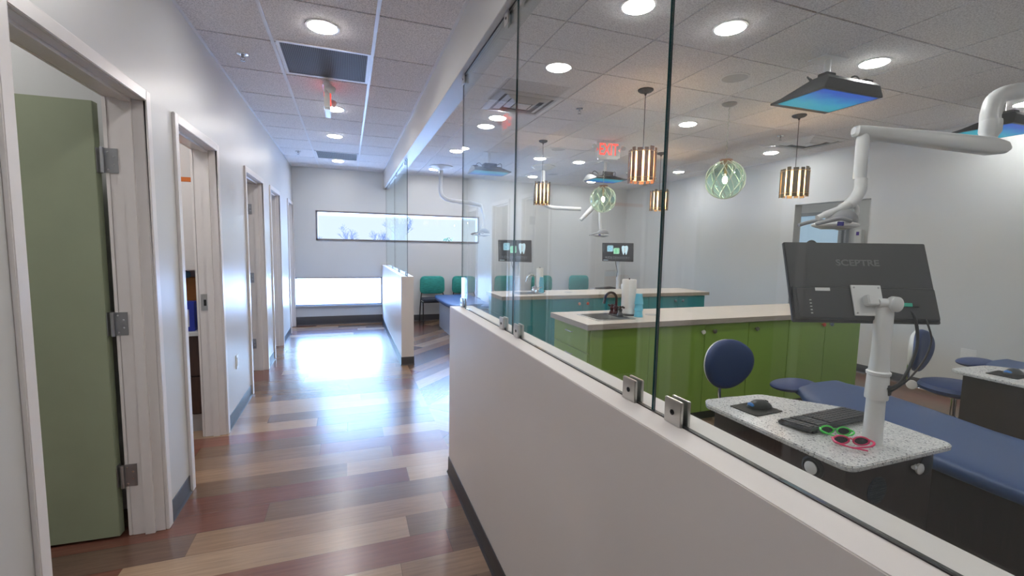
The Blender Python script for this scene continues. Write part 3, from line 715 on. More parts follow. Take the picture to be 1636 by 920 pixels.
# ------------------------------------------------------------------ ceiling televisions
def ceiling_tv(label):
    root = thing('ceiling_television', label, 'television', (0, 0, H), group='ceiling televisions')
    zb = 2.455
    MB().box(-.10, .10, -.07, .07, H - .008, H).build('ceiling_plate', white_metal, root, bevel=.003)
    MB().tube([(0, 0, H - .005), (0, 0, H - .17)], .02, 16).build('pole', white_metal, root)
    MB().box(-.055, .055, -.055, .055, H - .20, H - .16).build('bracket', matte_black, root, bevel=.004)
    w0, h0 = .262, .195
    def tsec(y, hgt, ins): return [(-w0, y, zb), (w0, y, zb), (w0, y, zb + .012), (w0 - ins, y, zb + hgt), (-w0 + ins, y, zb + hgt), (-w0, y, zb + .012)]
    bz = MB().loft([tsec(-h0, .07, .03), tsec(-h0 + .02, .095, .045), tsec(-h0 + .13, .095, .05), tsec(h0 - .06, .03, .02), tsec(h0, .014, .002)])
    hs = bz.build('housing', monitor_back, root, bevel=.003)
    MB().box(-.09, .09, -.06, .08, zb + .07, zb + .125).build('rear_box', black_plastic, root, bevel=.006)
    for s_ in (-1, 1):
        MB().box(s_ * .17 - .04, s_ * .17 + .04, -.165, -.10, zb + .09, zb + .115).build('cable_box', black_plastic, root, bevel=.004)
    MB().box(-w0 + .018, w0 - .018, -h0 + .018, h0 - .045, zb - .0012, zb).build('screen', screen_sea, hs)
    c = MB()
    c.tube(spline([(.01, -.02, H - .16), (.05, -.06, H - .19), (.12, -.10, zb + .15), (.17, -.12, zb + .105)]), .005, 6)
    c.tube(spline([(-.01, 0, H - .16), (-.08, .0, H - .17), (-.17, .0, zb + .14), (-.2, -.05, zb + .09)]), .005, 6)
    c.build('cable', black_plastic, root)
    return root
tv = ceiling_tv('black ceiling-hung television with blue screen over the near treatment bench'); tv.location = (3.05, 2.225, H + .0); tv.rotation_euler = (0, 0, -.03)
dup(tv, (5.07, 2.19, H), label='ceiling-hung television with blue screen, partly behind the white lamp arm pivot')
dup(tv, (1.87, 6.10, H), PI, 'far ceiling-hung television left of the near wooden pendant cords')
dup(tv, (3.66, 5.98, H), PI, 'far ceiling-hung television behind the small globe pendant')

# ------------------------------------------------------------------ dental lamps on ceiling arms
def lamp_head(root, P0, fwd, s_=1.0):
    # P0 centre of the head, fwd horizontal direction of the handles
    f_ = Vector(fwd).normalized(); M = frame(P0, f_, Vector((0, 0, 1)).cross(f_))
    M = M @ Matrix.Diagonal((s_, s_, s_, 1))
    hd = MB(); hd.lathe([(.02, -.045), (.10, -.040), (.135, -.028), (.138, -.018), (.10, .002), (.05, .012), (.001, .014)], 32, M, 1.0, .72)
    h_ = hd.build('lamp_shell', white_plastic, root)
    MB().lathe([(.0001, -.046), (.085, -.0455), (.095, -.042)], 32, M, 1.0, .72).build('reflector', P('lamp_reflector', (0.6, 0.62, 0.62), .15, metal=.6), h_)
    MB().ball((.035, 0, .014), .085, (1.05, .85, .78), M).build('grey_cover', grey_plastic, root)['label'] = 'grey domed cover'
    for q in (-1, 1):
        MB().tube([M @ Vector(p) for p in spline([(.03, q * .085, .0), (-.04, q * .10, .012), (-.12, q * .095, -.005), (-.175, q * .08, -.022)])], [.012 * s_] * 18 + [.009 * s_], 10).build('handle', grey_plastic, root)
    MB().box(-.055, -.02, -.102, -.09, -.03, -.005, M).build('switch', P('blue_switch', (0.02, 0.02, 0.25), .3), root, bevel=.002 * s_)
    MB().lathe([(.012, 0), (.014, .02), (.008, .024)], 16, M @ T(.105, 0, 0) @ RY(PI / 2)).build('knob', dull_steel, root)
root = thing('dental_lamp', 'white ceiling-mounted dental lamp on a jointed arm, hanging over the near bench', 'dental lamp', (4.35, 1.36, H), group='dental lamps')
MB().lathe([(.17, H), (.17, H - .02), (.13, H - .045), (.055, H - .06)], 40, T(4.35, 1.36, 0)).build('ceiling_canopy', white_plastic, root)
MB().tube(spline([(4.35, 1.36, H - .03), (4.33, 1.37, 2.56), (4.20, 1.42, 2.455), (4.0, 1.50, 2.435), (3.80, 1.58, 2.425), (3.69, 1.622, 2.385), (3.655, 1.63, 2.30), (3.65, 1.625, 2.215)], 8), .048, 20).build('ceiling_pipe', white_plastic, root)
MB().lathe([(.049, .1), (.052, .085), (.052, .03), (.036, .0), (.034, -.05)], 24, T(3.65, 1.622, 2.15)).build('pivot_collar', white_plastic, root)
# horizontal arm from the pivot to the elbow
A = Vector((3.76, 1.577, 2.085)); B = Vector((2.875, 1.905, 2.172)); d = (B - A).normalized(); sd = d.cross(Vector((0, 0, 1))).normalized(); up = sd.cross(d)
secs = []
for q, hh, ww in ((0, .012, .02), (.03, .035, .035), (.12, .052, .045), (.5, .046, .042), (.93, .036, .038), (.985, .032, .034), (1.0, .02, .02)):
    c_ = A + (B - A) * q
    secs.append([c_ + up * hh * math.copysign(abs(math.sin(a)) ** .6, math.sin(a)) + sd * ww * math.copysign(abs(math.cos(a)) ** .6, math.cos(a)) for a in [2 * PI * k / 20 for k in range(20)]])
MB().loft(secs).build('swing_arm', white_plastic, root)
MB().lathe([(.026, .04), (.030, .02), (.034, .0), (.034, -.22), (.033, -.235)], 24, T(2.925, 1.878, 2.12)).build('drop_tube', white_plastic, root)
MB().tube(spline([(2.924, 1.868, 1.885), (2.915, 1.862, 1.82), (2.88, 1.864, 1.765), (2.835, 1.873, 1.725)]), [.033] * 13 + [.032] * 5 + [.028], 18).build('elbow', white_plastic, root)
yk = MB(); yk.tube(spline([(2.85, 1.87, 1.735), (2.78, 1.885, 1.70), (2.70, 1.915, 1.665), (2.655, 1.925, 1.645)]), [.026] * 6 + [.020] * 7 + [.016] * 6, 14)
yk.tube(spline([(2.86, 1.87, 1.735), (2.893, 1.862, 1.71), (2.895, 1.862, 1.675), (2.865, 1.868, 1.645)]), .016, 12)
yk.build('yoke', white_plastic, root)
lamp_head(root, (2.775, 1.897, 1.625), (-R_.x * -1, -R_.y * -1, 0), .98)
for tex in ((3.655, 1.60, 2.31),): pass

def far_lamp(can, pts, hp, tilt, label, scale=1.0):
    root = thing('dental_lamp', label, 'dental lamp', (can[0], can[1], H), group='dental lamps')
    MB().lathe([(.19, H), (.19, H - .015), (.12, H - .05), (.045, H - .07)], 36, T(can[0], can[1], 0)).build('ceiling_canopy', white_plastic, root)
    MB().tube(spline([(can[0], can[1], H - .05)] + pts[0]), .032, 14).build('ceiling_pipe', white_plastic, root)
    MB().tube(pts[1], [.028] + [.04] * (len(pts[1]) - 2) + [.03] if len(pts[1]) > 2 else .035, 14).build('swing_arm', white_plastic, root)
    MB().tube(spline(pts[2]), .022, 12).build('drop_tube', white_plastic, root)
    lamp_head(root, hp, tilt, scale)
far_lamp((1.463, 7.45), ([(1.448, 7.42, 2.33), (1.50, 7.39, 2.22), (1.60, 7.34, 2.175), (1.80, 7.27, 2.155)], [(1.72, 7.30, 2.15), (1.9, 7.23, 2.14), (2.055, 7.17, 2.105)], [(2.06, 7.165, 2.12), (2.10, 7.13, 1.95), (2.11, 7.13, 1.82), (2.08, 7.12, 1.72)]), (2.075, 7.12, 1.65), (.9, -.35, 0), 'white dental lamp on a ceiling arm far left, in front of the long window')
far_lamp((2.97, 6.72), ([(2.966, 6.70, 2.25), (3.0, 6.67, 2.13), (3.1, 6.63, 2.08), (3.3, 6.55, 2.07), (3.53, 6.467, 2.06)], [(3.53, 6.46, 1.885), (3.66, 6.42, 2.03), (3.80, 6.385, 2.19)], [(3.80, 6.38, 2.17), (3.815, 6.35, 1.98), (3.82, 6.34, 1.85), (3.83, 6.33, 1.74)]), (3.83, 6.32, 1.67), (.9, -.35, 0), 'white dental lamp on a ceiling arm under the far globe pendant')

# ------------------------------------------------------------------ counters
def knob(x, y, z, mat, parent, ax=-1):
    return MB().lathe([(.006, 0), (.006, .012), (.016, .016), (.019, .024), (.014, .031), (.0001, .033)], 20, T(x, y, z) @ RX(PI / 2)).build('knob', mat, parent)
crystal = P('clear_knob', (0.75, 0.73, 0.70), .1, spec=.8); redk = P('red_knob', (0.5, 0.06, 0.03), .3); bluek = P('blue_grey_knob', (0.12, 0.16, 0.22), .3); pinkk = P('pink_knob', (0.55, 0.25, 0.22), .3); dgk = P('dark_floral_knob', (0.08, 0.08, 0.06), .3)
def base_unit(x0, x1, y0, y1, mat, doors, label, ztop=.838):
    root = thing('base_cabinet', label, 'cabinet', ((x0 + x1) / 2, (y0 + y1) / 2, 0))
    MB().box(x0 + .001, x1 - .001, y0 + .02, y1, .09, ztop).build('body', mat, root)
    MB().box(x0 + .002, x1 - .002, y0 + .07, y1 - .04, 0, .09).build('toe_kick', toe, root)
    for (a, b_, kx, km) in doors:
        d_ = MB().box(a + .0025, b_ - .0025, y0, y0 + .019, .095, ztop - .006).build('door', mat, root, bevel=.001)
        if kx is not None: knob(kx, y0, .775, km, d_)
    return root
GY0, GY1 = 2.862, 3.44
base_unit(2.20, 3.225, GY0, GY1, lime, [(2.20, 2.75, 2.715, crystal), (2.75, 3.225, 2.835, dgk)], 'lime green two-door base cabinet, left of the blue stool back')
base_unit(3.225, 3.70, GY0, GY1, lime, [(3.225, 3.70, 3.30, dgk)], 'lime green single-door base cabinet behind the blue stool')
base_unit(3.70, 4.655, GY0, GY1, lime, [(3.70, 4.17, 4.12, redk), (4.17, 4.655, 4.225, bluek)], 'lime green two-door base cabinet below the near monitor')
root = thing('drawer_cabinet', 'lime green end cabinet with drawers facing the corridor, under the sink', 'cabinet', (1.93, 3.15, 0))
MB().box(1.675, 2.199, GY0 + .0, GY1, .09, .70).box(1.675, 1.69, GY0, GY1, .70, .838).box(2.18, 2.199, GY0, GY1, .70, .838).box(1.69, 2.18, GY0, GY0 + .02, .70, .838).box(1.69, 2.18, GY1 - .02, GY1, .70, .838).build('body', lime, root)
MB().box(1.74, 2.199, GY0 + .06, GY1 - .04, 0, .09).build('toe_kick', toe, root)
for z0, z1 in ((.095, .36), (.365, .655), (.66, .832)):
    dd = MB().box(1.657, 1.675, GY0 + .006, GY1 - .006, z0, z1).build('drawer', lime, root, bevel=.0015)
    MB().tube([(1.655, 3.10, z1 - .05), (1.64, 3.10, z1 - .05), (1.64, 3.20, z1 - .05), (1.655, 3.20, z1 - .05)], .004, 8).build('pull', dull_steel, dd)
def worktop(x0, x1, y0, y1, hole, label, z0=.84, z1=.882):
    mb = MB(); hx0, hx1, hy0, hy1 = hole
    bm = mb.bm
    # slab with a rectangular cut-out for the sink
    for za, zb in ((z0, z1),):
        mb.box(x0, hx0, y0, y1, za, zb); mb.box(hx1, x1, y0, y1, za, zb); mb.box(hx0, hx1, y0, hy0, za, zb); mb.box(hx0, hx1, hy1, y1, za, zb)
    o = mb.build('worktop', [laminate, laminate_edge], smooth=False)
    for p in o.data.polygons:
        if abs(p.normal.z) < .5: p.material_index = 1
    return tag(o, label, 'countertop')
worktop(1.635, 4.72, 2.835, 3.475, (1.80, 2.14, 2.97, 3.32), 'pale ash laminate worktop on the lime green cabinets')
worktop(1.61, 4.55, 4.70, 5.30, (1.86, 2.20, 4.85, 5.15), 'pale ash laminate worktop on the teal cabinets')
TY0, TY1 = 4.725, 5.27
root = thing('drawer_cabinet', 'teal end cabinet under the far sink, drawers facing the corridor', 'cabinet', (1.93, 5.0, 0))
MB().box(1.65, 2.24, TY0, TY1, .09, .70).box(1.65, 1.665, TY0, TY1, .70, .838).box(2.225, 2.24, TY0, TY1, .70, .838).box(1.665, 2.225, TY0, TY0 + .02, .70, .838).box(1.665, 2.225, TY1 - .02, TY1, .70, .838).build('body', teal, root)
MB().box(1.71, 2.24, TY0 + .06, TY1 - .04, 0, .09).build('toe_kick', toe, root)
for z0, z1 in ((.095, .36), (.365, .655), (.66, .832)): MB().box(1.632, 1.65, TY0 + .006, TY1 - .006, z0, z1).build('drawer', teal, root, bevel=.0015)
base_unit(2.24, 3.10, TY0, TY1, teal, [(2.24, 2.65, 2.59, pinkk), (2.65, 3.10, 2.705, redk)], 'teal two-door base cabinet left of the bronze tap')
base_unit(3.10, 3.60, TY0, TY1, teal, [(3.10, 3.60, None, None)], 'teal base cabinet seen behind the paper towel roll')
base_unit(3.60, 4.50, TY0, TY1, teal, [(3.60, 4.06, 4.005, bluek), (4.06, 4.50, 4.125, bluek)], 'teal two-door base cabinet at the right end of the teal counter')

def sink(x0, x1, y0, y1, z, label):
    root = thing('sink', label, 'sink', ((x0 + x1) / 2, (y0 + y1) / 2, z))
    r_ = MB()
    xo0, xo1, yo0, yo1 = x0 - .02, x1 + .04, y0 - .02, y1 + .03
    a = round_poly([(xo0, yo0), (xo1, yo0), (xo1, yo1), (xo0, yo1)], .03); b_ = round_poly([(x0, y0), (x1 - .0, y0), (x1, y1), (x0, y1)], .03)
    c_ = round_poly([(x0 + .02, y0 + .02), (x1 - .02, y0 + .02), (x1 - .02, y1 - .02), (x0 + .02, y1 - .02)], .04)
    r_.loft([[(x, y, z) for x, y in a], [(x, y, z + .004) for x, y in a], [(x, y, z + .004) for x, y in b_], [(x, y, z - .13) for x, y in c_]], False)
    r_.bm.faces.new([r_.bm.verts.new((x, y, z - .13)) for x, y in c_])
    r_.build('basin', steel, root)
    MB().lathe([(.03, 0), (.03, .003), (.01, .002)], 20, T((x0 + x1) / 2, (y0 + y1) / 2, z - .13)).build('drain', dull_steel, root)
sink(1.82, 2.12, 2.99, 3.30, .882, 'stainless steel drop-in sink in the worktop on the green cabinets')
sink(1.88, 2.18, 4.87, 5.13, .882, 'stainless steel drop-in sink in the worktop on the teal cabinets')
def gooseneck(cx, cy, z, mat, label, hgt, cross=True, dirx=-1):
    root = thing('faucet', label, 'faucet', (cx, cy, z))
    MB().prism(round_poly([(cx - .03, cy - .085), (cx + .03, cy - .085), (cx + .03, cy + .085), (cx - .03, cy + .085)], .028), z, z + .012).build('base_plate', mat, root, bevel=.003)
    s_ = MB(); s_.lathe([(.024, 0), (.024, .02), (.016, .03), (.02, .06), (.014, .075)], 20, T(cx, cy, z + .01))
    r_ = .055
    pts = [(cx, cy, z + .06), (cx, cy, z + hgt - r_)] + [(cx + dirx * (r_ - r_ * math.cos(a)), cy, z + hgt - r_ + r_ * math.sin(a)) for a in [PI * k / 10 for k in range(1, 11)]] + [(cx + dirx * (2 * r_ + .008), cy, z + hgt - r_ - .035)]
    s_.tube(pts, [.0105] * (len(pts) - 2) + [.0115, .013], 14)
    s_.build('spout', mat, root)
    for q in (-1, 1):
        h = MB(); h.lathe([(.022, 0), (.024, .01), (.014, .03), (.018, .05), (.010, .06)], 18, T(cx, cy + q * .06, z + .01))
        if cross:
            c_ = Vector((cx, cy + q * .06, z + .08))
            for a in (0.4, 0.4 + PI / 2):
                v_ = Vector((math.cos(a), math.sin(a), 0)) * .034
                h.tube([c_ - v_, c_ + v_], .0045, 8); h.ball(tuple(c_ - v_), .008, n=6); h.ball(tuple(c_ + v_), .008, n=6)
            h.ball(tuple(c_), .012, n=8)
        else:
            h.tube([(cx, cy + q * .06, z + .06), (cx + .05, cy + q * .09, z + .075)], .005, 8)
        h.build('handle', mat, root)
gooseneck(2.075, 3.145, .886, bronze, 'dark bronze two-handle gooseneck tap at the near sink', .195)
gooseneck(2.14, 5.0, .886, chrome, 'silver gooseneck tap at the far sink', .22, cross=False)
def towel(cx, cy, z, label, tilt=0.0, h=.29, r=.058):
    root = thing('paper_towel_holder', label, 'paper towels', (cx, cy, z))
    MB().lathe([(.072, 0), (.075, .004), (.07, .012), (.02, .016)], 32, T(cx, cy, z)).build('base', bronze, root)
    MB().tube([(cx, cy, z + .01), (cx, cy, z + h + .028)], .006, 10).build('rod', bronze, root)
    MB().lathe([(.02, .016), (r, .016), (r + .001, .03), (r - .001, h + .01), (r - .004, h + .016), (.02, h + .016), (.018, h - .02)], 40, T(cx, cy, z)).build('paper_roll', paper, root)
towel(2.225, 3.19, .882, 'white paper towel roll on a dark stand behind the bronze tap', h=.285, r=.06)
towel(2.27, 5.17, .882, 'white paper towel roll beside the far sink', h=.28, r=.045)
def cups(cx, cy, z, label, n=4, r=.036, hgt=.19):
    root = thing('cup_stack', label, 'cups', (cx, cy, z))
    h1 = .085; step = (hgt - h1) / (n - 1)
    for k in range(n):
        z0 = z + hgt - h1 - k * step
        MB().lathe([(r * 1.0, z0), (r * 1.04, z0 + .003), (r * .98, z0 + .006), (r * .72, z0 + h1), (.0001, z0 + h1)], 28, T(cx, cy, 0)).build('cup', cup_blue, root)
cups(2.245, 3.075, .8835, 'stack of upturned light blue cups on the near worktop', 3)
cups(2.235, 5.03, .8835, 'stack of light blue cups beside the far paper towel roll', 3, r=.032, hgt=.19)
for x, y, lb in ((2.43, 3.15, 'round waste hole ring in the near worktop'), (2.60, 5.02, 'round waste hole ring in the far worktop')):
    tag(MB().lathe([(.022, .0), (.05, .0), (.05, .0025), (.046, .004), (.024, .003)], 32, T(x, y, .882)).build('grommet', dull_steel), lb, 'grommet', 'countertop grommets')
tag(MB().lathe([(.03, 0), (.034, .07), (.032, .075), (.0001, .076)], 20, T(3.55, 5.22, .882)).build('cup', P('white_cup', (.75, .76, .78), .5)), 'small white cup on the teal counter beside the tall glass joint', 'cup')

# ------------------------------------------------------------------ dental stations
CP = [(1.571, .955), (2.165, .955), (2.185, 1.36), (1.95, 1.64), (1.62, 1.66), (1.571, 1.60)]
def inset(pts, d):
    c_ = Vector((sum(p[0] for p in pts) / len(pts), sum(p[1] for p in pts) / len(pts))); return [(c_.x + (p[0] - c_.x) * (1 - d), c_.y + (p[1] - c_.y) * (1 - d)) for p in pts]
CX, CY = 1.87, 1.30
def shift(pts): return [(x - CX, y - CY) for x, y in pts]
def make_cabinet(label):
    root = thing('side_cabinet', label, 'cabinet', (0, 0, 0), group='treatment side cabinets')
    poly = shift(CP); bp = [(-.25, -.30), (.255, -.30), (.27, .05), (.10, .28), (-.25, .30)]
    MB().prism(round_poly(bp, .008, 2), .05, .70).build('body', espresso, root)
    MB().prism(inset(bp, .12), 0, .05).build('toe_kick', toe, root)
    MB().prism(round_poly(poly, [.05, .05, .08, .08, .04, .04], 6), .70, .72).build('quartz_top', quartz, root, bevel=.004, seg=3)
    # holder knobs on the near and left faces, round louvre vent, dark port
    k1 = MB().lathe([(.042, 0), (.042, .004), (.034, .008), (.030, .004)], 28, T(-.25, -.185, .64) @ RY(-PI / 2)).build('port_ring', black_plastic, root)
    MB().lathe([(.012, 0), (.012, .006), (.022, .008), (.024, .014), (.018, .017), (.0001, .018)], 24, T(-.25, -.185, .64) @ RY(-PI / 2)).build('valve_knob', white_plastic, root)
    MB().lathe([(.012, 0), (.012, .008), (.020, .010), (.021, .018), (.015, .022), (.0001, .0225)], 24, T(.14, -.30, .635) @ RX(PI / 2)).build('valve_knob', white_plastic, root)
    MB().tube([(.135, -.308, .64), (.105, -.312, .645)], .007, 10).build('valve_stem', white_plastic, root)
    MB().lathe([(.040, 0), (.040, .003), (.034, .005)], 28, T(.205, -.30, .635) @ RX(PI / 2)).build('dark_port', black_plastic, root)
    v_ = MB().lathe([(.052, 0), (.052, .003), (.047, .004)], 28, T(-.075, -.30, .58) @ RX(PI / 2))
    for q in range(-5, 6):
        L = math.sqrt(.047 ** 2 - (q * .0085) ** 2); v_.box(-.075 - L, -.075 + L, -.307, -.302, .58 + q * .0085 - .0015, .58 + q * .0085 + .0015)
    v_.build('louvre_vent', P('vent_charcoal', (0.02, 0.03, 0.04), .4), root)
    return root
cabn = make_cabinet('x')
def make_post():
    root = thing('monitor_stand', 'x', 'monitor stand', (0, 0, 0), group='monitor posts')
    z = 0
    MB().lathe([(.038, 0), (.036, .12), (.035, .185)], 28).build('lower_column', white_plastic, root)
    MB().lathe([(.043, .175), (.044, .18), (.041, .262), (.040, .266)], 28).build('upper_collar', white_plastic, root)
    MB().lathe([(.040, .265), (.045, .268), (.046, .278), (.041, .282)], 28).build('cap_ring', white_plastic, root)
    secs = []
    for zz, w_, dd in ((.282, .038, .030), (.34, .033, .028), (.40, .034, .024), (.46, .040, .020), (.50, .040, .018), (.53, .034, .014)):
        secs.append([(w_ * math.copysign(abs(math.cos(a)) ** .7, math.cos(a)), dd * math.copysign(abs(math.sin(a)) ** .7, math.sin(a)), zz) for a in [2 * PI * k / 20 for k in range(20)]])
    MB().loft(secs).build('flat_upright', white_plastic, root)
    MB().prism(round_poly([(-.011, -.02), (.011, -.02), (.011, .02), (-.011, .02)], .01, 4), 0, .002, T(.022, -.0375, .215) @ RX(PI / 2)).build('cable_slot', matte_black, root)
    # tilt joint
    MB().tube([(-.035, 0, .535), (.045, 0, .535)], .019, 20).build('tilt_joint', white_plastic, root)
    MB().lathe([(.026, -.02), (.028, -.015), (.028, .015), (.02, .020), (.0001, .020)], 24, T(.030, -.015, .535) @ RX(PI / 2)).build('tilt_knob', white_plastic, root)
    return root
post = make_post()
mon_scr_m = [screen_dark]
def make_monitor(lab):
    # local: origin at panel centre, screen faces +y, back faces -y
    root = thing('monitor', lab, 'monitor', (0, 0, 0), group='monitors on posts')
    W, Hh = .27, .158
    pb_ = MB().box(-W, W, -.008, .008, -Hh, Hh).build('panel', monitor_back, root, bevel=.003)
    MB().loft([[(-W + .006, -.008, -Hh + .006), (W - .006, -.008, -Hh + .006), (W - .006, -.008, -.02), (-W + .006, -.008, -.02)], [(-W + .014, -.024, -Hh + .012), (W - .014, -.024, -Hh + .012), (W - .014, -.024, -.03), (-W + .014, -.024, -.03)]]).build('rear_bulge', monitor_back, root, bevel=.003)
    MB().box(-W + .008, W - .008, .0082, .009, -Hh + .014, Hh - .008).build('screen', screen_dark, root)
    M = frame((0, -.0085, .075), (1, 0, 0), (0, 0, 1))
    logo = P('grey_logo', (0.13, 0.132, 0.14), .4)
    text_part('back_lettering', 'SCEPTRE', .034, logo, M, root, .0006, 1.25, .0008)
    MB().box(-.185, -.13, -.0246, -.024, -.041, -.029).build('label_sticker', P('white_sticker', (.75, .75, .75), .5), root)
    bt = MB()
    for k in range(5): bt.box(-.212, -.205, -.0255, -.024, -.079 - k * .0125, -.075 - k * .0125)
    bt.build('button_marks', P('white_mark', (.6, .6, .6), .5), root)
    vp = MB().box(-.055, .055, -.030, -.024, -.135, -.018).build('vesa_plate', white_plastic, root, bevel=.001)
    sc_ = MB()
    for a in (-.045, .045):
        for c_ in (-.125, -.028): sc_.lathe([(.0035, 0), (.0035, .0015), (.001, .002)], 10, T(a, -.030, c_) @ RX(PI / 2))
    sc_.build('plate_screws', dull_steel, vp)
    MB().box(-.02, .02, -.06, -.028, -.10, -.06).build('tilt_bracket', white_plastic, root, bevel=.004)
    MB().box(.118, .160, -.030, -.024, -.098, -.084).build('green_plug', P('green_plug', (.03, .42, .30), .4), root, bevel=.001)
    MB().box(.098, .118, -.029, -.024, -.098, -.086).build('yellow_plug', P('yellow_plug', (.35, .27, .03), .4), root)
    MB().box(.160, .185, -.030, -.024, -.098, -.086).build('black_plug', black_plastic, root)
    return root
mon = make_monitor('x')
sky_b = EM('logo_light_blue', (0.42, 0.72, 0.85), .85); grn_b = EM('logo_green', (0.40, 0.85, 0.55), .85); wh_b = EM('logo_pale_tooth', (0.60, 0.80, 0.90), .9); dk_b = EM('logo_text_grey', (0.14, 0.15, 0.17), .9); br_b = EM('logo_letter_brown', (0.42, 0.22, 0.10), .9); bl_b = EM('logo_letter_blue', (0.08, 0.40, 0.62), .9); gl_b = EM('logo_letter_green', (0.05, 0.45, 0.20), .9)
def add_logo(root):
    # on the screen side (+y): viewed from +y, picture right is -x
    B_ = frame((0, .0092, 0), (-1, 0, 0), (0, 0, 1))
    def rect_block(cx_, cz_, s_, mat, lm, ch):
        o = MB(); o.prism([(-s_, -s_), (s_, -s_), (s_, s_), (-s_, s_)], 0, .0006, B_ @ T(cx_, cz_, 0)); o.prism([(-s_, s_ + .003), (s_, s_ + .003), (s_ + .013, s_ + .015), (-s_ + .013, s_ + .015)], 0, .0006, B_ @ T(cx_, cz_, 0)); o.prism([(s_ + .003, -s_), (s_ + .015, -s_ + .013), (s_ + .015, s_ + .013), (s_ + .003, s_)], 0, .0006, B_ @ T(cx_, cz_, 0))
        o.build('logo_block', mat, root, smooth=False)
        text_part('logo_letter', ch, s_ * 1.9, lm, B_ @ T(cx_, cz_, .001), root, .0003)
    rect_block(-.135, .055, .045, sky_b, bl_b, 'D'); rect_block(-.025, .015, .043, grn_b, gl_b, 'B')
    th = [(-.055, .055), (-.05, .085), (-.03, .095), (0, .085), (.03, .095), (.05, .085), (.055, .055), (.05, .015), (.04, -.025), (.03, -.055), (.018, -.06), (.008, -.03), (0, -.015), (-.008, -.03), (-.018, -.06), (-.03, -.055), (-.04, -.025), (-.05, .015)]
    MB().prism(th, 0, .0006, B_ @ T(.125, .02, 0)).build('logo_tooth', wh_b, root, smooth=False)
    text_part('logo_letter', 'J', .08, br_b, B_ @ T(.125, .055, .001), root, .0003)
    text_part('logo_text', 'KIDS DENTISTRY', .056, dk_b, B_ @ T(0, -.095, .001), root, .0003)
    ic = MB()
    for k in range(5): ic.prism([(-.003, -.004), (.003, -.004), (.003, .004), (-.003, .004)], 0, .0005, B_ @ T(-.245, .12 - k * .025, .001))
    ic.prism([(-.04, -.003), (.04, -.003), (.04, .003), (-.04, .003)], 0, .0005, B_ @ T(-.205, -.138, .001))
    ic.build('desktop_icons', wh_b, root, smooth=False)
mon_far = dup(mon); add_logo(mon_far)

def bench(label):
    # head end towards +y; local origin under the middle of the bench
    root = thing('treatment_bench', label, 'dental chair', (0, 0, 0), group='treatment benches')
    ys = [-1.15, -1.12, -1.0, -.6, -.2, .1, .35, .55, .68, .76, .80]
    secs = []
    for y in ys:
        t_ = (y + 1.15) / 1.95
        w_ = .34 - .0 * t_; 
        if y > .35: w_ = .34 - .10 * ((y - .35) / .45) ** 1.5
        if y > .75: w_ *= .85
        if y < -1.1: w_ *= .93
        zt = .55 + (.075 * max(0, (y + .1) / .9) ** 1.4 if y > -.1 else 0); th = .09 if -1.12 < y < .76 else .05
        if y > .3: th = .09 - .03 * (y - .3) / .5
        zc = zt - th / 2; sec = []
        for k in range(28):
            a = 2 * PI * k / 28; ca, sa = math.cos(a), math.sin(a)
            sec.append((w_ * math.copysign(abs(ca) ** .35, ca), y, zc + th / 2 * math.copysign(abs(sa) ** .55, sa)))
        secs.append(sec)
    MB().loft(secs).build('cushion', vinyl, root, angle=60)
    MB().ball((-.13, .86, .60), 1, (.165, .105, .034), RZ(0), 16).build('headrest', vinyl_dark, root)
    MB().prism(round_poly([(-.26, -1.05), (.26, -1.05), (.26, .35), (-.26, .35)], .03), 0, .46).build('base', espresso, root)
    MB().box(-.14, -.10, .6, .86, .565, .580).build('headrest_bar', dull_steel, root)
    return root
bn = bench('x')
def make_stool(label):
    # stool faces -y
    root = thing('dental_stool', label, 'stool', (0, 0, 0), group='dental stools')
    for k in range(5):
        a = 2 * PI * k / 5 + .3; d_ = Vector((math.cos(a), math.sin(a), 0))
        MB().tube([d_ * .03 + Vector((0, 0, .10)), d_ * .25 + Vector((0, 0, .075))], [.022, .014], 10).build('foot', chrome, root)
        cst = MB(); c_ = d_ * .26 + Vector((0, 0, .028)); tt = d_.cross(Vector((0, 0, 1)))
        cst.tube([c_ - tt * .018, c_ - tt * .006], .028, 18); cst.tube([c_ + tt * .006, c_ + tt * .018], .028, 18); cst.tube([c_ + Vector((0, 0, .02)), c_ + Vector((0, 0, .055))], .008, 8)
        cst.build('caster', grey_plastic, root)
    MB().lathe([(.028, .08), (.028, .25), (.016, .26), (.016, .40)], 20).build('gas_column', chrome, root)
    MB().lathe([(.06, .40), (.09, .415), (.05, .43)], 20).build('seat_bracket', white_plastic, root)
    MB().lathe([(.0001, .425), (.17, .428), (.205, .445), (.21, .465), (.195, .49), (.15, .505), (.0001, .51)], 40).build('seat', vinyl_dark, root)
    MB().tube(spline([(0, .08, .42), (0, .20, .41), (0, .265, .45), (0, .275, .54), (0, .268, .62)]), .012, 12).build('back_stem', chrome, root)
    MB().lathe([(.026, -.015), (.034, -.012), (.034, .012), (.026, .015)], 20, T(0, .245, .425) @ RY(PI / 2)).build('adjust_knob', white_plastic, root)
    # kidney back: egg outline, blue pad in front, white shell behind
    def egg(y, s_, off=0):
        out = []
        for k in range(36):
            a = 2 * PI * k / 36; rx = .185 * s_; rz_ = .165 * s_
            x = rx * math.cos(a) * (1 + .10 * math.sin(a)); z = rz_ * math.sin(a)
            out.append((x, y - .16 * x * x / .185 + off, .70 + z))
        return out
    MB().loft([egg(.189, .30), egg(.191, .62), egg(.197, .86), egg(.207, .97), egg(.225, 1.0), egg(.238, .98)]).build('back_pad', vinyl_dark, root, angle=60)
    MB().loft([egg(.238, .97), egg(.250, .97), egg(.266, .80), egg(.272, .45)]).build('back_shell', white_plastic, root, angle=60)
    return root
st = make_stool('x')

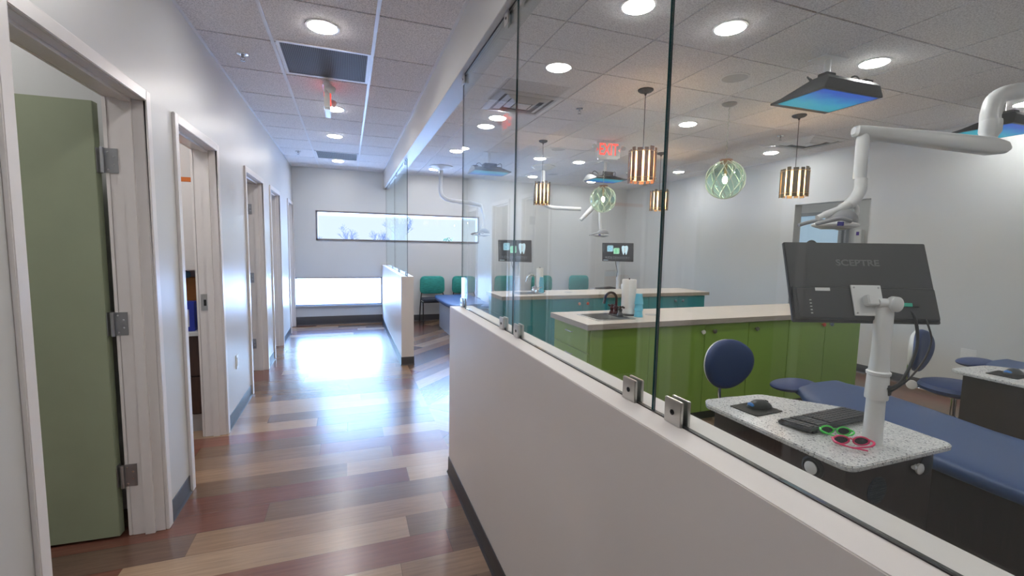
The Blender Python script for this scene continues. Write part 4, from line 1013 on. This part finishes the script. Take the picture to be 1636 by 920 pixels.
# place station near left
ZC = .72
cabn.location = (CX, CY, 0); cabn['label'] = 'dark wood side cabinet with speckled quartz top carrying the keyboard and glasses'
post.location = (1.866, 1.07, ZC); post.rotation_euler = (0, 0, math.radians(-21)); post.scale = (.84, .84, 1); post['label'] = 'white column post rising from the near quartz top'
def mon_M(c_, nx, ny, tilt):  # n: direction the screen faces
    return c_, (tilt, 0, math.atan2(-nx, ny))
mon.location = (1.843, 1.152, 1.327)
_x = Vector((.925, -.372, .004)).normalized(); _z = Vector((.13, .28, .89)); _y = _z.cross(_x).normalized(); _z = _x.cross(_y)
mon.rotation_euler = Matrix((_x, _y, _z)).transposed().to_euler(); mon['label'] = 'large black monitor seen from behind, left edge over the green cabinets'
mon.rotation_mode = 'XYZ'
bn.location = (2.77, 1.12, 0); bn['label'] = 'blue vinyl treatment bench right of the near quartz top'
st.location = (2.305, 1.99, 0); st.rotation_euler = (0, 0, math.radians(-4)); st['label'] = 'navy stool with egg-shaped back in front of the green cabinets'
bx = 1.98
dup(cabn, (CX + bx, CY, 0), label='dark wood side cabinet with quartz top at the right frame edge')
dup(bn, (2.77 + bx, 1.12, 0), label='blue treatment bench at the right edge by the wall outlet')
dup(st, (4.17, 1.885, 0), math.radians(12), 'navy stool seen side-on between the near bench and right wall')
# far stations, turned round
dup(cabn, (2.42, 6.42, 0), PI, 'quartz-topped side cabinet behind the left part of the teal counter')
dup(cabn, (4.38, 6.75, 0), PI, 'quartz-topped side cabinet behind the right part of the teal counter')
far_bench = dup(bn, (1.78, 6.85, 0), PI, 'blue treatment bench at the far left, seen past the half wall end')
for c_ in far_bench.children:
    if c_.name.startswith('base'):
        c_.data = c_.data.copy(); c_.data.materials.clear(); c_.data.materials.append(P('pale_blue_grey_laminate', (0.36, 0.42, 0.50), .35)); c_['label'] = 'pale blue-grey base'  # base recoloured pale blue-grey on this bench only
dup(bn, (3.62, 6.9, 0), PI, 'blue treatment bench far back, hidden behind the teal counter')
dup(post, (2.36, 6.21, ZC), 2.3, 'white post carrying the far left monitor'); dup(post, (4.41, 6.655, ZC), 2.3, 'white post carrying the far right monitor')
mon_far.location = (2.289, 6.145, 1.378); mon_far.rotation_euler = (math.radians(-4), 0, math.atan2(.66, -.62)); mon_far['label'] = 'far monitor showing a dental logo, left one, split by a glass joint'
m2 = dup(mon_far, (4.338, 6.596, 1.378), None, 'far monitor showing a dental logo, right one, above the paper towels'); m2.rotation_euler = (math.radians(-6), 0, math.atan2(.70, -.60))

# keyboards, mice, glasses
def make_keyboard():
    root = thing('keyboard', 'x', 'keyboard', (0, 0, 0), group='keyboards')
    M = RX(math.radians(5))
    MB().prism(round_poly([(-.215, -.068), (.215, -.068), (.215, .068), (-.215, .068)], .012), .006, .020, M).build('case', P('keyboard_grey', (0.045, 0.05, 0.056), .4), root, bevel=.003)
    ky = MB()
    for r_ in range(6):
        n = 21 if r_ else 9
        for c_ in range(21):
            if r_ == 0 and 4 <= c_ <= 8: continue
            x = -.205 + c_ * .0197; y = -.058 + r_ * .020
            if c_ in (14, 18): continue
            ky.box(x, x + .0165, y, y + .0165, .020, .0245, M)
    ky.box(-.205 + 4 * .0197, -.205 + 9 * .0197 - .003, -.058, -.0415, .020, .0245, M)
    ky.build('keys', P('key_black', (0.05, 0.053, 0.058), .5), root, smooth=False)
    for s_ in (-1, 1): MB().box(s_ * .17 - .012, s_ * .17 + .012, .055, .063, -.0005, .012, None).build('foot', black_plastic, root)
    return root
kb = make_keyboard(); kb.location = (1.905, 1.27, .7215); kb.rotation_euler = (0, 0, math.radians(183)); kb['label'] = 'black full-size keyboard on the near quartz top'
kb2 = dup(kb, (4.30, 6.88, .7215), math.radians(20), 'black keyboard on the far quartz top below the right monitor')
pad = MB().prism(round_poly([(-.085, -.07), (.085, -.07), (.085, .07), (-.085, .07)], .006, 2), 0, .003).build('mouse_pad', matte_black); pad.location = (1.745, 1.482, .7205); pad.rotation_euler = (0, 0, math.radians(4)); tag(pad, 'black square mouse pad at the far end of the near quartz top', 'mouse pad', 'mouse pads')
pad2 = pad.copy(); C.objects.link(pad2); pad2.location = (1.745 + bx + .02, 1.455, .7205); pad2['label'] = 'black mouse pad on the right-hand quartz top'
def make_mouse():
    root = thing('computer_mouse', 'x', 'mouse', (0, 0, 0), group='mice')
    secs = []
    for y, w_, h_ in ((-.056, .012, .010), (-.048, .024, .022), (-.02, .031, .036), (.01, .030, .036), (.035, .027, .027), (.05, .02, .017), (.055, .010, .008)):
        secs.append([(w_ * math.cos(a), y, max(0, h_ * (math.sin(a) if math.sin(a) > 0 else 0))) for a in [2 * PI * k / 24 for k in range(24)]])
    MB().loft(secs).build('shell', P('mouse_grey', (0.06, 0.065, 0.07), .35), root, angle=70)
    MB().tube([(0, .028, .029), (0, .040, .024)], .004, 8).build('scroll_wheel', black_plastic, root)
    MB().ball((0, -.045, .012), .013, (1.6, .8, .9), n=8).build('blue_grip', P('mouse_blue', (0.03, 0.17, 0.50), .4), root)
    return root
ms = make_mouse(); ms.location = (1.775, 1.488, .7237); ms.rotation_euler = (0, 0, math.radians(-100)); ms['label'] = 'grey computer mouse with a blue end on the near mouse pad'
dup(ms, (1.775 + bx + .04, 1.45, .7237), label='dark computer mouse on the right-hand mouse pad')
def make_glasses(mat, lens):
    root = thing('sunglasses', 'x', 'glasses', (0, 0, 0), group='childrens sunglasses')
    # front frame in the xz plane, temples folded back along +y
    for s_ in (-1, 1):
        pts = [(s_ * .033 + .026 * math.cos(a) * (1 + .08 * math.sin(a)), .0 + .004 * math.cos(a) ** 2, .020 + .017 * math.sin(a)) for a in [2 * PI * k / 24 for k in range(25)]]
        MB().tube(pts, .0034, 8, caps=False).build('rim', mat, root)
        MB().ball((s_ * .033, .001, .020), 1, (.0245, .0012, .0155), n=10).build('lens', lens, root)
        MB().tube(spline([(s_ * .060, .0, .027), (s_ * .066, .018 + .008 * (s_ > 0), .024), (s_ * .040, .040 + .010 * (s_ > 0), .018), (s_ * -.02, .046 + .014 * (s_ > 0), .010)]), [.004] * 12 + [.003] * 7, 8).build('temple', mat, root)
    MB().tube([(-.010, 0, .024), (0, -.002, .027), (.010, 0, .024)], .003, 8).build('bridge', mat, root)
    return root
dark_lens = P('smoked_lens', (0.02, 0.025, 0.03), .1)
gg = make_glasses(P('lime_plastic', (0.06, 0.62, 0.08), .35), dark_lens); gg.location = (1.80, 1.165, .7215); gg.scale = (.9, .9, .9); gg.rotation_euler = (0, 0, math.radians(150)); gg['label'] = 'bright green sunglasses lying on the near quartz top'
gp = make_glasses(P('pink_plastic', (0.62, 0.02, 0.12), .35), dark_lens); gp.location = (1.762, 1.082, .7215); gp.scale = (1.05, 1.1, .9); gp.rotation_euler = (0, 0, math.radians(152)); gp['label'] = 'pink sunglasses lying in front of the white post'
# cables from the monitor into the post
cb = MB().tube(spline([(1.965, 1.05, 1.235), (1.968, 1.025, 1.20), (1.955, 1.005, 1.10), (1.90, 1.01, .98), (1.864, 1.034, .94)]), .0055, 10).build('monitor_cable', black_plastic); tag(cb, 'thick black cable curving from the near monitor into its post', 'cable', 'monitor cables')
cb = MB().tube(spline([(2.012, 1.035, 1.235), (2.008, 1.005, 1.18), (2.018, .995, 1.12), (1.985, .995, 1.05), (1.91, 1.0, .98), (1.872, 1.03, .93)]), .0032, 8).build('monitor_cable', black_plastic); tag(cb, 'thin black cable looping from the near monitor into its post', 'cable', 'monitor cables')

# ------------------------------------------------------------------ waiting chairs along the far wall
def make_chair():
    root = thing('guest_chair', 'x', 'chair', (0, 0, 0), group='teal guest chairs')
    # faces -y, back at +y
    def pad_(y0, y1, z0, z1, w_, bulge):
        secs = []
        for y, k_ in ((y0, .93), (y0 + .01, 1), (y1 - .01, 1), (y1, .93)):
            secs.append([(x * k_, y - bulge * (1 - (x / w_) ** 2), (z - (z0 + z1) / 2) * k_ + (z0 + z1) / 2) for x, z in round_poly([(-w_, z0), (w_, z0), (w_ * .96, z1), (-w_ * .96, z1)], .09)])
        return secs
    MB().loft(pad_(.19, .235, .53, .86, .235, -.02)).build('backrest', teal_fabric, root, angle=60)
    MB().prism(round_poly([(-.23, -.22), (.23, -.22), (.22, .2), (-.22, .2)], .05), .42, .47).build('seat', black_fabric, root, bevel=.012, seg=3)
    for s_ in (-1, 1):
        MB().tube(spline([(s_ * .235, -.20, .0), (s_ * .235, -.19, .38), (s_ * .235, -.14, .41), (s_ * .235, .1, .405)]), .011, 10).build('front_leg', matte_black, root)
        MB().tube(spline([(s_ * .235, .25, .0), (s_ * .225, .17, .40), (s_ * .20, .215, .55), (s_ * .19, .235, .70)]), .011, 10).build('rear_leg', matte_black, root)
    MB().tube([(-.235, -.12, .405), (.235, -.12, .405)], .009, 8).build('seat_rail', matte_black, root)
    return root
ch = make_chair(); chx = [(1.49, 'far left, beside the half wall end'), (2.10, 'second from the left, behind the blue bench'), (2.95, 'behind the far sink tap'), (3.74, 'behind the blue cup stack on the teal counter'), (4.60, 'left of the right logo monitor')]
for i, (x, lb) in enumerate(chx):
    o = ch if i == 0 else dup(ch)
    o.location = (x, 8.2, 0); o['label'] = 'teal backed chair against the window wall, ' + lb

# ------------------------------------------------------------------ small wall things
root = thing('wall_outlet', 'white wall plate low on the left wall between the second and third doors', 'outlet', (XL, 4.18, .455))
MB().box(XL, XL + .006, 4.145, 4.215, .398, .512).build('plate', white_plastic, root, bevel=.0015)
MB().box(XL + .006, XL + .009, 4.165, 4.195, .42, .49).build('insert', white_plastic, root, bevel=.001)
root = thing('wall_outlet', 'white wall plate low on the right wall behind the right bench', 'outlet', (XR, 2.55, .45))
MB().box(XR - .006, XR, 2.49, 2.61, .385, .505).build('plate', white_plastic, root, bevel=.0015)
for y in (2.52, 2.58): MB().box(XR - .009, XR - .006, y - .016, y + .016, .41, .48).build('socket', white_plastic, root, bevel=.001)

# rear hall: office chair back, dispenser
root = thing('office_chair', 'black rounded office chair back beyond the right doorway', 'chair', (7.6, 5.58, 0))
MB().ball((7.6, 5.58, 1.35), 1, (.06, .17, .30), n=14).build('backrest', matte_black, root)
MB().tube([(7.62, 5.58, 1.1), (7.55, 5.58, .5)], .02, 10).build('back_stem', matte_black, root)
MB().ball((7.35, 5.58, .52), 1, (.24, .24, .05), n=12).build('seat', matte_black, root)
MB().tube([(7.35, 5.58, .08), (7.35, 5.58, .5)], .025, 12).build('column', chrome, root)
fb = MB()
for k in range(5):
    a = 2 * PI * k / 5; fb.tube([(7.35, 5.58, .08), (7.35 + .28 * math.cos(a), 5.58 + .28 * math.sin(a), .03)], [.02, .014], 8)
fb.build('base', matte_black, root)
root = thing('soap_dispenser', 'white wall dispenser with a purple mark beyond the right doorway', 'dispenser', (8.28, 5.2, 1.5))
MB().prism(round_poly([(-.06, -.12), (.06, -.12), (.06, .12), (-.06, .12)], .02), 0, .09, frame((8.30, 5.22, 1.72), (0, -1, 0), (0, 0, 1))).build('body', white_plastic, root, bevel=.008)
MB().box(8.205, 8.21, 5.20, 5.245, 1.74, 1.80).build('mark', P('purple_mark', (0.08, 0.03, 0.35), .4), root)

# ------------------------------------------------------------------ supply room seen through the second doorway
root = thing('supply_cabinet', 'dark wood base cabinet inside the second left doorway', 'cabinet', (-1.6, 4.1, 0))
MB().box(-2.2, -1.04, 3.92, 4.29, .13, .735).build('body', dark_wood, root)
for k in range(2): 
    for (z0, z1) in ((.14, .42), (.43, .73)): MB().box(-2.19 + k * .58, -1.62 + k * .575, 3.90, 3.92, z0, z1).build('drawer', dark_wood, root, bevel=.002)
MB().box(-2.2, -1.04, 3.91, 4.29, 0, .13).build('plinth', P('grey_plinth', (0.4, 0.38, 0.38), .5), root)
tag(MB().box(-2.22, -1.03, 3.875, 4.295, .737, .765).build('worktop', white_plastic, bevel=.003), 'white worktop inside the second left doorway', 'countertop')
root = thing('wall_cabinet', 'pale upper cabinet inside the second left doorway', 'cabinet', (-1.6, 4.1, 1.22))
MB().box(-2.2, -1.04, 3.96, 4.295, 1.22, 1.87).build('body', trim_white, root)
for k in range(2): MB().box(-2.195 + k * .58, -1.625 + k * .58, 3.94, 3.96, 1.225, 1.865).build('door', trim_white, root, bevel=.002)
tag(MB().box(-1.8, -1.05, 3.965, 4.2, 1.872, 1.905).build('orange_box', P('orange_card', (0.55, 0.14, 0.02), .5), bevel=.003), 'flat orange box on top of the pale upper cabinet', 'box')
tag(MB().box(-1.62, -1.12, 4.22, 4.28, .767, 1.15).build('cork_board', P('cork', (0.42, 0.17, 0.05), .7, noise=.2), bevel=.003), 'orange-brown board standing on the supply room worktop', 'board')
bx_ = thing('glove_box', 'upright blue box with white lettering on the supply room worktop', 'box', (-1.13, 3.97, .766))
MB().box(-1.165, -1.085, 3.93, 4.03, .766, .985).build('carton', P('royal_blue_card', (0.02, 0.04, 0.36), .4), bx_, bevel=.002)
MB().box(-1.135, -1.118, 3.9285, 3.93, .80, .93).build('white_print', P('white_print', (.6, .62, .7), .5), bx_)
tag(MB().box(-1.30, -1.19, 3.95, 4.05, .766, .90).build('red_box', P('red_card', (0.45, 0.03, 0.03), .5), bevel=.002), 'red and white box left of the upright blue box', 'box')
dv = thing('desk_device', 'small blue and black device on the supply room shelf', 'device', (-1.24, 4.1, 1.10))
MB().box(-1.33, -1.17, 4.02, 4.20, 1.152, 1.20).build('blue_body', P('light_blue_plastic', (0.10, 0.35, 0.55), .4), dv, bevel=.006)
MB().box(-1.31, -1.19, 4.03, 4.19, 1.20, 1.218).build('black_cover', black_plastic, dv, bevel=.004)

# cables hanging under the two far monitors
for (x, y, lb) in ((2.34, 6.20, 'left far monitor'), (4.39, 6.64, 'right far monitor')):
    cb = MB().tube(spline([(x - .10, y - .05, 1.27), (x - .09, y - .06, 1.17), (x - .05, y - .05, 1.06), (x - .035, y - .015, .95)]), .0045, 8).build('monitor_cable', black_plastic)
    tag(cb, 'black cable hanging below the ' + lb, 'cable', 'monitor cables')
